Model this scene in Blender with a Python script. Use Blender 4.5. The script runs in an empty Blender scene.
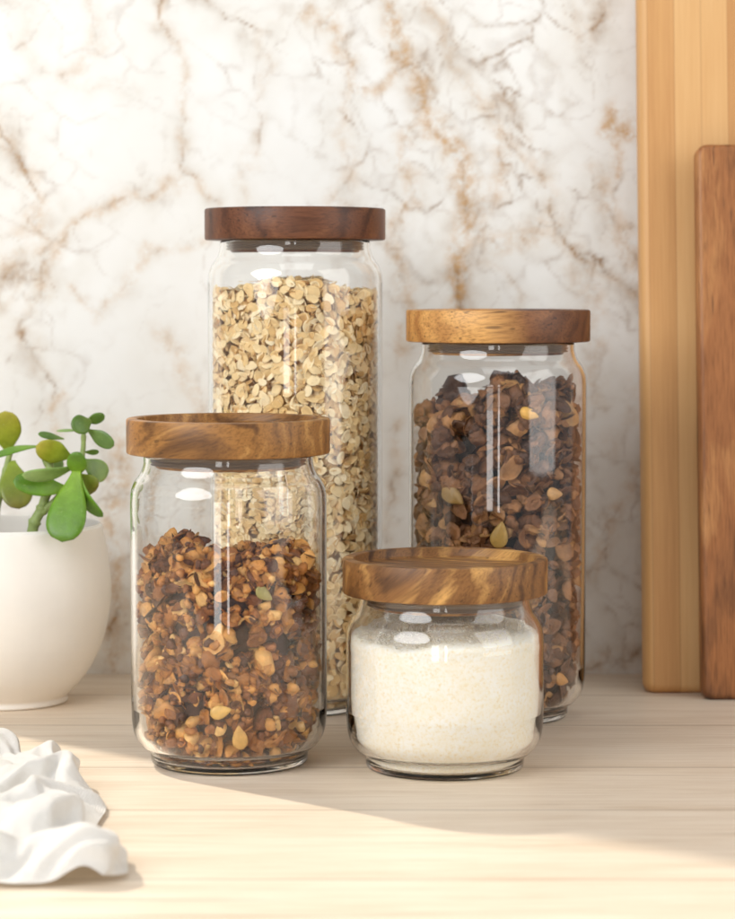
import bpy, bmesh, math, random
import numpy as np
from mathutils import Vector, Matrix

R = math.radians
SC = bpy.context.scene
COL = SC.collection

# ------------------------------------------------------------------ camera
H_CAM, PITCH, FPX = 0.2476, R(3.99), 2500.0
cam_d = bpy.data.cameras.new("camera")
cam = bpy.data.objects.new("camera", cam_d)
COL.objects.link(cam)
cam.location = (0, 0, H_CAM)
cam.rotation_euler = (R(90) - PITCH, 0, 0)
cam_d.sensor_fit = 'HORIZONTAL'
cam_d.sensor_width = 36.0
cam_d.lens = FPX / 735.0 * 36.0
cam_d.clip_start, cam_d.clip_end = 0.02, 50
cam_d.dof.use_dof = True
cam_d.dof.focus_distance = 1.32
cam_d.dof.aperture_fstop = 13.0
SC.camera = cam

# ------------------------------------------------------------------ world and lamps
world = bpy.data.worlds.new("World")
SC.world = world
world.use_nodes = True
bg = world.node_tree.nodes["Background"]
bg.inputs[0].default_value = (0.955, 0.975, 1.0, 1)
bg.inputs[1].default_value = 0.32


def aim(o, target):
    d = Vector(target) - o.location
    o.rotation_euler = d.to_track_quat('-Z', 'Y').to_euler()


def area(name, loc, target, sx, sy, watt, colour, spread=180, round_=False):
    l = bpy.data.lights.new(name, 'AREA')
    l.shape = 'ELLIPSE' if round_ else 'RECTANGLE'
    l.size, l.size_y = sx, sy
    l.energy = watt
    l.color = colour
    l.spread = R(spread)
    o = bpy.data.objects.new(name, l)
    COL.objects.link(o)
    o.location = loc
    aim(o, target)
    return o


# low sun coming through a window behind and to the left: a distant narrow lamp
SUN_AZ, SUN_EL, SUN_D = R(40), R(45), 5.0
tgt = Vector((-0.02, 1.28, 0.05))
sun_dir = Vector((-math.cos(SUN_AZ) * math.cos(SUN_EL), math.sin(SUN_AZ) * math.cos(SUN_EL), math.sin(SUN_EL)))
sl = bpy.data.lights.new("sunlight_lamp", 'SPOT')
sl.energy = 960
sl.color = (1.0, 0.915, 0.785)
sl.cycles.use_shadow_caustic = True
sl.shadow_soft_size = 0.055
sl.spot_size = R(20)
sl.spot_blend = 0.3
so = bpy.data.objects.new("sunlight_lamp", sl)
COL.objects.link(so)
so.location = tgt + sun_dir * SUN_D
aim(so, tgt)

area("window_lamp", (-1.20, 0.02, 0.98), (0.0, 1.4, 0.12), 1.5, 1.35, 29, (0.97, 0.985, 1.0), round_=True)
area("soft_lamp", (1.15, 0.72, 0.60), (0.05, 1.4, 0.15), 1.0, 1.2, 8.5, (1.0, 0.985, 0.96))
area("overhead_lamp", (0.05, 0.35, 1.7), (0.0, 1.40, 0.0), 1.2, 0.8, 5, (0.97, 0.985, 1.0))
area("strip_lamp", (-0.42, -0.75, -0.02), (0.0, 1.35, 0.0), 0.30, 0.66, 2.6, (1.0, 0.99, 0.97))
area("strip_lamp", (0.02, -0.75, -0.02), (0.0, 1.35, 0.0), 0.09, 0.66, 1.0, (1.0, 0.99, 0.97))

SC.view_settings.view_transform = 'Standard'
SC.view_settings.look = 'None'
SC.view_settings.exposure = 0.04
SC.view_settings.gamma = 1.0
SC.render.engine = 'CYCLES'
cy = SC.cycles
cy.use_denoising = True
try:
    cy.denoiser = 'OPENIMAGEDENOISE'
except Exception:
    pass
cy.max_bounces = 24
cy.diffuse_bounces = 8
cy.glossy_bounces = 6
cy.transmission_bounces = 24
cy.transparent_max_bounces = 40
cy.caustics_reflective = False
cy.caustics_refractive = True
cy.sample_clamp_indirect = 20.0
cy.blur_glossy = 0.0

rng = random.Random(11)
nrng = np.random.default_rng(5)


# ------------------------------------------------------------------ helpers
def px(x, y, depth):
    """Point of the photograph's pixel (x, y) at world depth `depth` (metres from the camera along +Y)."""
    a, b = (x - 367.5) / FPX, (459.5 - y) / FPX
    dy = math.cos(PITCH) + b * math.sin(PITCH)
    dz = -math.sin(PITCH) + b * math.cos(PITCH)
    t = depth / dy
    return Vector((a * t, depth, H_CAM + dz * t))


def at_ground(x, y):
    lo, hi = 0.5, 3.0
    for _ in range(60):
        m = (lo + hi) / 2
        if px(x, y, m).z > 0: lo = m
        else: hi = m
    return px(x, y, lo)


def link(o, parent=None):
    COL.objects.link(o)
    if parent is not None:
        o.parent = parent
    return o


def tag(o, label=None, cat=None, group=None, kind=None):
    if label: o['label'] = label
    if cat: o['category'] = cat
    if group: o['group'] = group
    if kind: o['kind'] = kind
    return o


def empty(name, loc):
    o = bpy.data.objects.new(name, None)
    o.empty_display_size = 0.02
    o.location = loc
    return link(o)


def mesh_obj(name, verts, faces, mat, parent=None, smooth=True, loc=(0, 0, 0)):
    me = bpy.data.meshes.new(name)
    me.from_pydata([tuple(v) for v in verts], [], [tuple(f) for f in faces])
    me.update()
    if smooth:
        me.polygons.foreach_set("use_smooth", [True] * len(me.polygons))
    me.materials.append(mat)
    o = bpy.data.objects.new(name, me)
    o.location = loc
    return link(o, parent)


def tri_obj(name, V, F, mat, parent=None, loc=(0, 0, 0), heart=None):
    me = bpy.data.meshes.new(name)
    V = np.asarray(V, dtype=np.float32)
    F = np.asarray(F, dtype=np.int32)
    me.vertices.add(len(V))
    me.vertices.foreach_set("co", V.ravel())
    me.loops.add(F.size)
    me.loops.foreach_set("vertex_index", F.ravel())
    me.polygons.add(len(F))
    me.polygons.foreach_set("loop_start", np.arange(0, F.size, 3, dtype=np.int32))
    me.polygons.foreach_set("use_smooth", np.ones(len(F), dtype=bool))
    me.update(calc_edges=True)
    me.materials.append(mat)
    if heart is not None:  # core faces take a second colour with the gap shade painted in
        me.materials.append(heart[0])
        idx = np.zeros(len(F), dtype=np.int32)
        idx[:heart[1]] = 1
        me.polygons.foreach_set("material_index", idx)
    o = bpy.data.objects.new(name, me)
    o.location = loc
    return link(o, parent)


def lathe(profile, seg=128, close=False):
    """profile: [(r, z)], turned round z. r == 0 makes a pole."""
    V, F, rings = [], [], []
    for r, z in profile:
        if r < 1e-7:
            rings.append([len(V)])
            V.append((0, 0, z))
        else:
            rings.append(list(range(len(V), len(V) + seg)))
            for k in range(seg):
                a = 2 * math.pi * k / seg
                V.append((r * math.cos(a), r * math.sin(a), z))
    pairs = list(zip(rings[:-1], rings[1:]))
    if close:
        pairs.append((rings[-1], rings[0]))
    for A, B in pairs:
        for k in range(seg):
            k2 = (k + 1) % seg
            if len(A) == 1 and len(B) == 1: continue
            if len(A) == 1: F.append((A[0], B[k2], B[k]))
            elif len(B) == 1: F.append((A[k], A[k2], B[0]))
            else: F.append((A[k], A[k2], B[k2], B[k]))
    return V, F


def spline(points, n=8):
    """Catmull-Rom through (r, z) points."""
    P = [np.array(p, float) for p in points]
    out = []
    for i in range(len(P) - 1):
        p0, p1, p2, p3 = P[max(i - 1, 0)], P[i], P[i + 1], P[min(i + 2, len(P) - 1)]
        for k in range(n):
            t = k / n
            out.append(0.5 * ((2 * p1) + (-p0 + p2) * t + (2 * p0 - 5 * p1 + 4 * p2 - p3) * t * t + (-p0 + 3 * p1 - 3 * p2 + p3) * t ** 3))
    out.append(P[-1])
    return [tuple(p) for p in out]


def _hash(ix, iy, iz, seed):
    n = (ix.astype(np.int64) * 374761393 + iy.astype(np.int64) * 668265263 + iz.astype(np.int64) * 2147483647 + seed * 1274126177) & 0x7fffffff
    n = ((n ^ (n >> 13)) * 1274126177) & 0x7fffffff
    n = n ^ (n >> 16)
    return (n & 0xffff) / 65535.0


def vnoise(p, seed=0):
    p = np.asarray(p, float)
    i = np.floor(p).astype(np.int64)
    f = p - i
    f = f * f * (3 - 2 * f)
    out = 0
    for dx in (0, 1):
        for dy in (0, 1):
            for dz in (0, 1):
                w = (f[..., 0] if dx else 1 - f[..., 0]) * (f[..., 1] if dy else 1 - f[..., 1]) * (f[..., 2] if dz else 1 - f[..., 2])
                out = out + w * _hash(i[..., 0] + dx, i[..., 1] + dy, i[..., 2] + dz, seed)
    return out * 2 - 1


def fbm(p, seed=0, octv=4):
    p = np.asarray(p, float)
    s, a, tot = 0, 1.0, 0
    for k in range(octv):
        s = s + a * vnoise(p * 2 ** k + k * 17.3, seed + k)
        tot += a
        a *= 0.5
    return s / tot


# ------------------------------------------------------------------ node helpers
def new_mat(name):
    m = bpy.data.materials.new(name)
    m.use_nodes = True
    nt = m.node_tree
    nt.nodes.clear()
    out = nt.nodes.new("ShaderNodeOutputMaterial")
    return m, nt, out


class N:
    def __init__(s, nt): s.nt = nt

    def __call__(s, typ, **kw):
        n = s.nt.nodes.new("ShaderNode" + typ)
        ins = kw.pop("ins", {})
        for k, v in kw.items(): setattr(n, k, v)
        for k, v in ins.items():
            if hasattr(v, "is_output"): s.nt.links.new(v, n.inputs[k])
            else: n.inputs[k].default_value = v
        return n

    def math(s, op, a, b=None, clamp=False):
        n = s.nt.nodes.new("ShaderNodeMath")
        n.operation, n.use_clamp = op, clamp
        for i, v in enumerate((a, b)):
            if v is None: continue
            if hasattr(v, "is_output"): s.nt.links.new(v, n.inputs[i])
            else: n.inputs[i].default_value = v
        return n.outputs[0]

    def mix(s, fac, a, b, blend='MIX'):
        n = s.nt.nodes.new("ShaderNodeMix")
        n.data_type, n.blend_type = 'RGBA', blend
        for sock, v in ((n.inputs[0], fac), (n.inputs[6], a), (n.inputs[7], b)):
            if hasattr(v, "is_output"): s.nt.links.new(v, sock)
            else: sock.default_value = v if not isinstance(v, tuple) or len(v) == 4 else (*v, 1)
        return n.outputs[2]

    def ramp(s, fac, stops, interp='LINEAR'):
        n = s.nt.nodes.new("ShaderNodeValToRGB")
        n.color_ramp.interpolation = interp
        el = n.color_ramp.elements
        while len(el) < len(stops): el.new(0.5)
        for e, (p, c) in zip(el, stops):
            e.position = p
            e.color = (*c, 1) if len(c) == 3 else c
        s.nt.links.new(fac, n.inputs[0])
        return n.outputs[0]

    def maprange(s, v, a, b, c=0.0, d=1.0):
        n = s.nt.nodes.new("ShaderNodeMapRange")
        s.nt.links.new(v, n.inputs[0])
        for i, q in enumerate((a, b, c, d)): n.inputs[1 + i].default_value = q
        return n.outputs[0]

    def out(s, shader, out): s.nt.links.new(shader, out.inputs[0])


def srgb(r, g, b):
    f = lambda c: ((c / 255 + 0.055) / 1.055) ** 2.4 if c > 10 else c / 255 / 12.92
    return (f(r), f(g), f(b))


# ------------------------------------------------------------------ materials
def mat_wood(name, dark, mid, light, rot=(0, 0, 0), offset=(0, 0, 0), bands=40.0, rough=0.42, sap=None, stretch=0.14):
    m, nt, out = new_mat(name)
    n = N(nt)
    tc = n("TexCoord").outputs["Object"]
    mp = n("Mapping", ins={0: tc, 1: offset, 2: rot}).outputs[0]
    st = n("Mapping", ins={0: mp, 3: (stretch, 1, 1)}).outputs[0]
    warp = n("TexNoise", ins={"Vector": st, "Scale": 22.0, "Detail": 3.0, "Roughness": 0.55})
    wv = n("Mapping", ins={0: mp, 3: (stretch, 1, 1)})
    vadd = n("VectorMath", operation='MULTIPLY_ADD', ins={0: warp.outputs["Color"], 1: (0.05, 0.05, 0.05), 2: st}).outputs[0]
    wave = n("TexWave", wave_type='BANDS', bands_direction='Y', wave_profile='SIN',
             ins={"Vector": vadd, "Scale": bands, "Distortion": 3.0, "Detail": 3.0, "Detail Scale": 2.0, "Detail Roughness": 0.6})
    big = n("TexNoise", ins={"Vector": vadd, "Scale": 34.0, "Detail": 4.0, "Roughness": 0.6}).outputs[0]
    f = n.math('ADD', n.math('MULTIPLY', wave.outputs["Fac"], 0.30), n.math('MULTIPLY', big, 0.82))
    col = n.ramp(f, [(0.28, dark), (0.5, mid), (0.66, mid), (0.86, light)])
    if sap:
        sx = n("SeparateXYZ", ins={0: tc}).outputs[0]
        wob = n.math('MULTIPLY', n.math('SUBTRACT', big, 0.5), 0.02)
        k = n.maprange(n.math('ADD', sx, wob), sap[0] - sap[1], sap[0] + sap[1])
        other = n.ramp(f, [(0.25, sap[2]), (0.8, sap[3])])
        col = n.mix(k, other, col)
    fib = n("TexNoise", ins={"Vector": n("Mapping", ins={0: mp, 3: (0.05, 1, 1)}).outputs[0], "Scale": 900.0, "Detail": 3.0, "Roughness": 0.7}).outputs[0]
    fibc = n.ramp(fib, [(0.32, (0.62, 0.58, 0.55)), (0.55, (1, 1, 1)), (0.8, (1.12, 1.1, 1.06))])
    col = n.mix(1.0, col, fibc, 'MULTIPLY')
    pore = n("TexNoise", ins={"Vector": n("Mapping", ins={0: mp, 3: (0.07, 1, 1)}).outputs[0], "Scale": 520.0, "Detail": 1.0}).outputs[0]
    pm = n.maprange(pore, 0.66, 0.74)
    col = n.mix(n.math('MULTIPLY', pm, 0.55), col, tuple(c * 0.35 for c in dark))
    bump = n("Bump", ins={"Strength": 0.12, "Distance": 0.0006, "Height": n.math('SUBTRACT', fib, n.math('MULTIPLY', pm, 0.8))})
    rg = n.maprange(fib, 0.2, 0.8, rough - 0.06, rough + 0.12)
    p = n("BsdfPrincipled", ins={"Base Color": col, "Roughness": rg, "Normal": bump.outputs[0], "IOR": 1.45})
    n.out(p.outputs[0], out)
    return m


def mat_glass():
    m, nt, out = new_mat("clear_glass")
    n = N(nt)
    g = n("BsdfGlass", ins={"Color": (0.998, 1.0, 0.998, 1), "Roughness": 0.0, "IOR": 1.48})
    n.out(g.outputs[0], out)
    return m


def mat_islands(name, stops, rough=0.6, bump_scale=500, bump_str=0.35, sss=0.0, noise_amt=0.35, spec=0.4):
    m, nt, out = new_mat(name)
    n = N(nt)
    rnd = n("NewGeometry").outputs["Random Per Island"]
    tc = n("TexCoord").outputs["Object"]
    ns = n("TexNoise", ins={"Vector": tc, "Scale": bump_scale, "Detail": 4.0, "Roughness": 0.65}).outputs[0]
    ns2 = n("TexNoise", ins={"Vector": tc, "Scale": bump_scale * 0.35, "Detail": 2.0}).outputs[0]
    col = n.ramp(rnd, stops)
    v = n.maprange(ns2, 0.25, 0.75, 1 - noise_amt, 1 + noise_amt)
    hsv = n("HueSaturation", ins={"Color": col, "Value": v})
    bump = n("Bump", ins={"Strength": bump_str, "Distance": 0.0012, "Height": ns})
    p = n("BsdfPrincipled", ins={"Base Color": hsv.outputs[0], "Roughness": rough, "Normal": bump.outputs[0], "Specular IOR Level": spec})
    if sss > 0:
        p.inputs["Subsurface Weight"].default_value = sss
        p.inputs["Subsurface Scale"].default_value = 0.003
        p.inputs["Subsurface Radius"].default_value = (1, 0.7, 0.45)
    n.out(p.outputs[0], out)
    return m


def mat_plain(name, colour, rough=0.5, bump=0.0, bscale=200, sss=0.0, var=0.0, spec=0.5):
    m, nt, out = new_mat(name)
    n = N(nt)
    tc = n("TexCoord").outputs["Object"]
    ns = n("TexNoise", ins={"Vector": tc, "Scale": bscale, "Detail": 4.0, "Roughness": 0.6}).outputs[0]
    v = n.maprange(ns, 0.25, 0.75, 1 - var, 1 + var)
    hsv = n("HueSaturation", ins={"Color": (*colour, 1), "Value": v})
    bp = n("Bump", ins={"Strength": bump, "Distance": 0.001, "Height": ns})
    p = n("BsdfPrincipled", ins={"Base Color": hsv.outputs[0], "Roughness": rough, "Normal": bp.outputs[0], "Specular IOR Level": spec})
    if sss > 0:
        p.inputs["Subsurface Weight"].default_value = sss
        p.inputs["Subsurface Scale"].default_value = 0.004
    n.out(p.outputs[0], out)
    return m


def mat_marble():
    m, nt, out = new_mat("white_marble")
    n = N(nt)
    tc = n("TexCoord").outputs["Object"]
    vein = n("Attribute", attribute_name="vein").outputs["Fac"]
    gold = n("Attribute", attribute_name="gold").outputs["Fac"]
    cloud = n("Attribute", attribute_name="cloud").outputs["Fac"]
    grain = n("TexNoise", ins={"Vector": tc, "Scale": 90.0, "Detail": 6.0, "Roughness": 0.7}).outputs[0]
    grain2 = n("TexNoise", ins={"Vector": tc, "Scale": 260.0, "Detail": 3.0, "Roughness": 0.7}).outputs[0]
    base = n.ramp(cloud, [(0.0, srgb(236, 236, 233)), (0.45, srgb(229, 227, 221)), (1.0, srgb(205, 198, 188))])
    vv = n.math('MULTIPLY', vein, n.maprange(grain, 0.3, 0.62, 0.35, 1.25), True)
    vc = n.ramp(grain2, [(0.3, srgb(122, 94, 70)), (0.7, srgb(174, 148, 122))])
    col = n.mix(vv, base, vc)
    gg = n.math('MULTIPLY', gold, n.maprange(grain, 0.40, 0.62, 0.0, 1.0), True)
    col = n.mix(n.math('MULTIPLY', gg, 0.85), col, (*srgb(196, 150, 88), 1))
    p = n("BsdfPrincipled", ins={"Base Color": col, "Roughness": 0.4, "Specular IOR Level": 0.35})
    n.out(p.outputs[0], out)
    return m


def mat_counter():
    m, nt, out = new_mat("pale_wood_laminate")
    n = N(nt)
    tc = n("TexCoord").outputs["Object"]
    st = n("Mapping", ins={0: tc, 3: (0.10, 1, 1)}).outputs[0]
    warp = n("TexNoise", ins={"Vector": st, "Scale": 9.0, "Detail": 3.0}).outputs["Color"]
    v = n("VectorMath", operation='MULTIPLY_ADD', ins={0: warp, 1: (0.035, 0.035, 0.035), 2: st}).outputs[0]
    g1 = n("TexNoise", ins={"Vector": v, "Scale": 55.0, "Detail": 5.0, "Roughness": 0.62}).outputs[0]
    g2 = n("TexNoise", ins={"Vector": n("Mapping", ins={0: v, 3: (0.35, 1, 1)}).outputs[0], "Scale": 520.0, "Detail": 4.0, "Roughness": 0.7}).outputs[0]
    f = n.math('ADD', n.math('MULTIPLY', g1, 0.45), n.math('MULTIPLY', g2, 0.55))
    col = n.ramp(f, [(0.30, srgb(188, 163, 136)), (0.42, srgb(213, 194, 171)), (0.54, srgb(225, 209, 188)), (0.70, srgb(232, 219, 202))])
    # dark pencil-thin grain streaks
    s = n("TexNoise", ins={"Vector": n("Mapping", ins={0: v, 3: (0.18, 1, 1)}).outputs[0], "Scale": 210.0, "Detail": 2.0}).outputs[0]
    k = n.maprange(s, 0.64, 0.75)
    msk = n.maprange(n("TexNoise", ins={"Vector": st, "Scale": 16.0, "Detail": 1.0}).outputs[0], 0.45, 0.62)
    col = n.mix(n.math('MULTIPLY', n.math('MULTIPLY', k, msk), 0.75), col, (*srgb(140, 113, 84), 1))
    # board seams running left to right
    sy = n("SeparateXYZ", ins={0: tc}).outputs[1]
    wob = n.math('MULTIPLY', n("TexNoise", ins={"Vector": st, "Scale": 6.0}).outputs[0], 0.006)
    seam = None
    for y0, w in ((1.273, 0.0011), (1.168, 0.0009), (1.395, 0.001), (1.03, 0.0009), (1.50, 0.001)):
        d = n.math('ABSOLUTE', n.math('SUBTRACT', n.math('ADD', sy, wob), y0 + 0.003))
        q = n.maprange(d, 0.0, w * 2.4, 1.0, 0.0)
        seam = q if seam is None else n.math('MAXIMUM', seam, q)
    col = n.mix(n.math('MULTIPLY', seam, 0.5), col, (*srgb(135, 108, 80), 1))
    bump = n("Bump", ins={"Strength": 0.15, "Distance": 0.0005, "Height": n.math('SUBTRACT', g2, seam)})
    p = n("BsdfPrincipled", ins={"Base Color": col, "Roughness": 0.45, "Normal": bump.outputs[0], "Specular IOR Level": 0.4})
    n.out(p.outputs[0], out)
    return m


def mat_bamboo():
    m, nt, out = new_mat("bamboo")
    n = N(nt)
    tc = n("TexCoord").outputs["Object"]
    sx = n("SeparateXYZ", ins={0: tc})
    cell = n.math('FLOOR', n.math('DIVIDE', n.math('ADD', sx.outputs[0], 0.0115), 0.0165))
    rnd = n("TexWhiteNoise", noise_dimensions='1D', ins={"W": cell}).outputs[0]
    fib = n("TexNoise", ins={"Vector": n("Mapping", ins={0: tc, 3: (1, 1, 0.03)}).outputs[0], "Scale": 420.0, "Detail": 4.0, "Roughness": 0.7}).outputs[0]
    soft = n("TexNoise", ins={"Vector": n("Mapping", ins={0: tc, 3: (1, 1, 0.12)}).outputs[0], "Scale": 45.0, "Detail": 2.0}).outputs[0]
    f = n.math('ADD', n.math('MULTIPLY', rnd, 0.36), n.math('ADD', n.math('MULTIPLY', fib, 0.42), n.math('MULTIPLY', soft, 0.36)))
    col = n.ramp(f, [(0.25, srgb(184, 130, 76)), (0.55, srgb(208, 158, 100)), (0.9, srgb(224, 182, 126))])
    fr = n.math('FRACT', n.math('DIVIDE', n.math('ADD', sx.outputs[0], 0.0115), 0.0165))
    line = n.maprange(n.math('ABSOLUTE', n.math('SUBTRACT', fr, 0.5)), 0.47, 0.5)
    col = n.mix(n.math('MULTIPLY', line, 0.45), col, (*srgb(150, 100, 52), 1))
    bump = n("Bump", ins={"Strength": 0.1, "Distance": 0.0006, "Height": fib})
    p = n("BsdfPrincipled", ins={"Base Color": col, "Roughness": 0.5, "Normal": bump.outputs[0]})
    n.out(p.outputs[0], out)
    return m


def mat_leaf(name, base, tip, back):
    m, nt, out = new_mat(name)
    n = N(nt)
    tc = n("TexCoord").outputs["Object"]
    ns = n("TexNoise", ins={"Vector": tc, "Scale": 60.0, "Detail": 3.0}).outputs[0]
    t = n("Attribute", attribute_name="along").outputs["Fac"]
    f = n.math('ADD', n.math('MULTIPLY', t, 0.7), n.math('MULTIPLY', ns, 0.3))
    col = n.ramp(f, [(0.1, back), (0.55, base), (0.95, tip)])
    sp = n("TexNoise", ins={"Vector": tc, "Scale": 700.0, "Detail": 2.0}).outputs[0]
    mo = n("TexNoise", ins={"Vector": tc, "Scale": 170.0, "Detail": 4.0, "Roughness": 0.6}).outputs[0]
    col = n("HueSaturation", ins={"Color": col, "Value": n.maprange(mo, 0.3, 0.7, 0.82, 1.14)}).outputs[0]
    col = n.mix(n.maprange(sp, 0.66, 0.76, 0.0, 0.35), col, (*srgb(176, 190, 120), 1))
    bmp = n("Bump", ins={"Strength": 0.25, "Distance": 0.0012, "Height": mo}).outputs[0]
    p = n("BsdfPrincipled", ins={"Base Color": col, "Roughness": n.maprange(mo, 0.3, 0.7, 0.30, 0.48), "Specular IOR Level": 0.5, "Normal": bmp})
    p.inputs["Subsurface Weight"].default_value = 0.25
    p.inputs["Subsurface Scale"].default_value = 0.004
    p.inputs["Subsurface Radius"].default_value = (0.7, 1.0, 0.2)
    n.out(p.outputs[0], out)
    return m


def mat_cloth():
    m, nt, out = new_mat("white_muslin")
    n = N(nt)
    tc = n("TexCoord").outputs["UV"]
    w1 = n("TexWave", wave_type='BANDS', bands_direction='X', ins={"Vector": tc, "Scale": 85.0, "Distortion": 1.6, "Detail": 2.0}).outputs["Fac"]
    w2 = n("TexWave", wave_type='BANDS', bands_direction='Y', ins={"Vector": tc, "Scale": 85.0, "Distortion": 1.6, "Detail": 2.0}).outputs["Fac"]
    cr = n("TexNoise", ins={"Vector": tc, "Scale": 48.0, "Detail": 5.0, "Roughness": 0.62}).outputs[0]
    h = n.math('ADD', n.math('MULTIPLY', n.math('ADD', w1, w2), 0.35), n.math('MULTIPLY', cr, 2.2))
    bump = n("Bump", ins={"Strength": 0.6, "Distance": 0.0026, "Height": h})
    p = n("BsdfPrincipled", ins={"Base Color": (*srgb(252, 249, 243), 1), "Roughness": 0.9, "Normal": bump.outputs[0], "Specular IOR Level": 0.15})
    tl = n("BsdfTranslucent", ins={0: (*srgb(248, 240, 224), 1), 1: bump.outputs[0]})
    mx = n("MixShader", ins={0: 0.14, 1: p.outputs[0], 2: tl.outputs[0]})
    n.out(mx.outputs[0], out)
    return m


def mat_coconut():
    m, nt, out = new_mat("coconut")
    n = N(nt)
    tc = n("TexCoord").outputs["Object"]
    f1 = n("TexNoise", ins={"Vector": tc, "Scale": 620.0, "Detail": 4.0, "Roughness": 0.7}).outputs[0]
    f2 = n("TexNoise", ins={"Vector": tc, "Scale": 90.0, "Detail": 3.0}).outputs[0]
    col = n.ramp(f1, [(0.32, srgb(238, 218, 174)), (0.43, srgb(250, 243, 224)), (0.56, srgb(254, 252, 246))])
    col = n.mix(n.maprange(f2, 0.35, 0.7, 0.0, 0.35), col, (*srgb(248, 234, 200), 1))
    bump = n("Bump", ins={"Strength": 0.22, "Distance": 0.0005, "Height": f1})
    p = n("BsdfPrincipled", ins={"Base Color": col, "Roughness": 0.55, "Normal": bump.outputs[0], "Specular IOR Level": 0.35})
    tl = n("BsdfTranslucent", ins={0: (*srgb(252, 246, 230), 1)})
    n.out(n("MixShader", ins={0: 0.15, 1: p.outputs[0], 2: tl.outputs[0]}).outputs[0], out)
    return m


GLASS = mat_glass()

# ------------------------------------------------------------------ setting: counter and marble panel
Y_WALL = 1.583


def slab(name, x0, x1, y0, y1, z0, z1, mat, bevel=0.0, parent=None, origin=None):
    bm = bmesh.new()
    bmesh.ops.create_cube(bm, size=1.0)
    for v in bm.verts:
        v.co = Vector(((x0 + x1) / 2 + v.co.x * (x1 - x0), (y0 + y1) / 2 + v.co.y * (y1 - y0), (z0 + z1) / 2 + v.co.z * (z1 - z0)))
    if bevel > 0:
        bmesh.ops.bevel(bm, geom=bm.edges[:], offset=bevel, segments=4, profile=0.5, affect='EDGES')
    me = bpy.data.meshes.new(name)
    bm.to_mesh(me)
    bm.free()
    me.materials.append(mat)
    o = bpy.data.objects.new(name, me)
    link(o, parent)
    if bevel > 0:
        me.polygons.foreach_set("use_smooth", [True] * len(me.polygons))
        try:
            me.set_sharp_from_angle(angle=R(40))
        except Exception:
            pass
    return o


counter = slab("countertop", -1.6, 1.6, 0.70, Y_WALL + 0.03, -0.04, 0.0, mat_counter(), 0.004)
tag(counter, kind='structure')

VEINS = [  # (photo pixels on the wall), strength, width in pixels, gold
    ([(-30, 100), (0, 135), (25, 165), (45, 205), (50, 255), (42, 285)], 0.95, 7, 0.5),
    ([(45, 205), (20, 240), (8, 275), (-10, 300)], 0.85, 9, 0.3),
    ([(42, 285), (17, 322), (30, 352), (52, 388), (60, 430)], 0.75, 6, 0.2),
    ([(10, -10), (26, 26), (39, 57), (65, 72), (95, 85), (130, 90)], 0.5, 4, 0.15),
    ([(80, -10), (90, 15), (94, 39), (84, 62), (62, 72)], 0.55, 5, 0.3),
    ([(157, -10), (161, 26), (176, 57), (178, 83), (172, 122), (183, 161), (213, 195)], 0.6, 4, 0.4),
    ([(180, 172), (148, 191), (122, 187), (87, 213), (65, 244), (48, 262)], 0.65, 5, 0.5),
    ([(200, -12), (218, 4), (244, 26), (261, 37), (283, 22), (313, 15), (345, -5)], 0.8, 5, 0.05),
    ([(261, 37), (270, 65), (252, 109), (257, 144), (245, 180), (252, 230)], 0.45, 5, 0.2),
    ([(205, 244), (174, 257), (144, 252), (126, 274), (100, 305), (91, 313), (70, 287)], 0.4, 4, 0.35),
    ([(160, 330), (172, 362), (188, 390), (200, 430)], 0.4, 6, 0.4),
    ([(300, 20), (329, 28), (345, 55), (352, 83), (389, 79), (399, 28), (395, -10)], 0.6, 5, 0.6),
    ([(352, 83), (340, 120), (350, 160), (335, 200), (345, 240)], 0.65, 7, 0.3),
    ([(385, -10), (392, 10), (403, 55), (426, 92), (440, 139), (454, 157)], 0.9, 7, 0.9),
    ([(426, 92), (415, 125), (400, 160), (405, 200), (398, 240), (402, 300), (395, 350)], 0.55, 6, 0.5),
    ([(430, -8), (436, 9), (449, 35), (459, 65), (477, 88), (496, 125), (519, 153), (542, 171), (556, 222), (579, 259), (616, 287), (645, 305)], 0.9, 6, 0.35),
    ([(491, 88), (514, 111), (533, 143), (530, 160)], 0.7, 4, 0.2),
    ([(450, 153), (463, 194), (470, 236), (452, 270), (458, 310)], 0.85, 8, 0.95),
    ([(496, 125), (500, 170), (486, 205), (470, 236), (500, 250), (525, 240), (556, 222)], 0.55, 7, 0.5),
    ([(459, 277), (480, 268), (505, 273), (523, 296), (520, 320)], 0.5, 4, 0.2),
    ([(566, -12), (574, 9), (586, 46), (600, 28), (606, -8)], 0.85, 7, 0.25),
    ([(597, 185), (605, 210), (616, 231), (639, 262), (660, 275)], 0.7, 8, 0.5),
    ([(616, 112), (608, 128), (628, 132)], 0.3, 6, 1.0),
    ([(610, 180), (618, 160), (612, 132)], 0.2, 5, 0.8),
    ([(579, 259), (588, 300), (600, 340), (594, 400)], 0.45, 7, 0.35),
    ([(645, 470), (620, 500), (602, 540), (586, 570), (560, 590)], 0.65, 7, 0.4),
    ([(660, 640), (632, 652), (600, 655), (585, 672)], 0.75, 10, 0.3),
    ([(640, 380), (622, 420), (600, 450)], 0.4, 6, 0.2),
    ([(115, 430), (122, 480), (112, 520), (118, 560), (125, 600)], 0.6, 7, 0.7),
    ([(60, 395), (55, 430), (50, 470)], 0.5, 6, 0.6),
    ([(125, 600), (110, 640), (118, 672)], 0.7, 9, 0.4),
    ([(190, 400), (205, 440), (198, 500), (210, 560)], 0.5, 6, 0.3),
    ([(392, 420), (398, 480), (388, 540)], 0.5, 6, 0.3),
    ([(-60, 330), (-40, 420), (-70, 520), (-30, 620)], 0.7, 8, 0.4),
    ([(680, 60), (700, 180), (740, 260), (720, 400)], 0.7, 7, 0.4),
]


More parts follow.
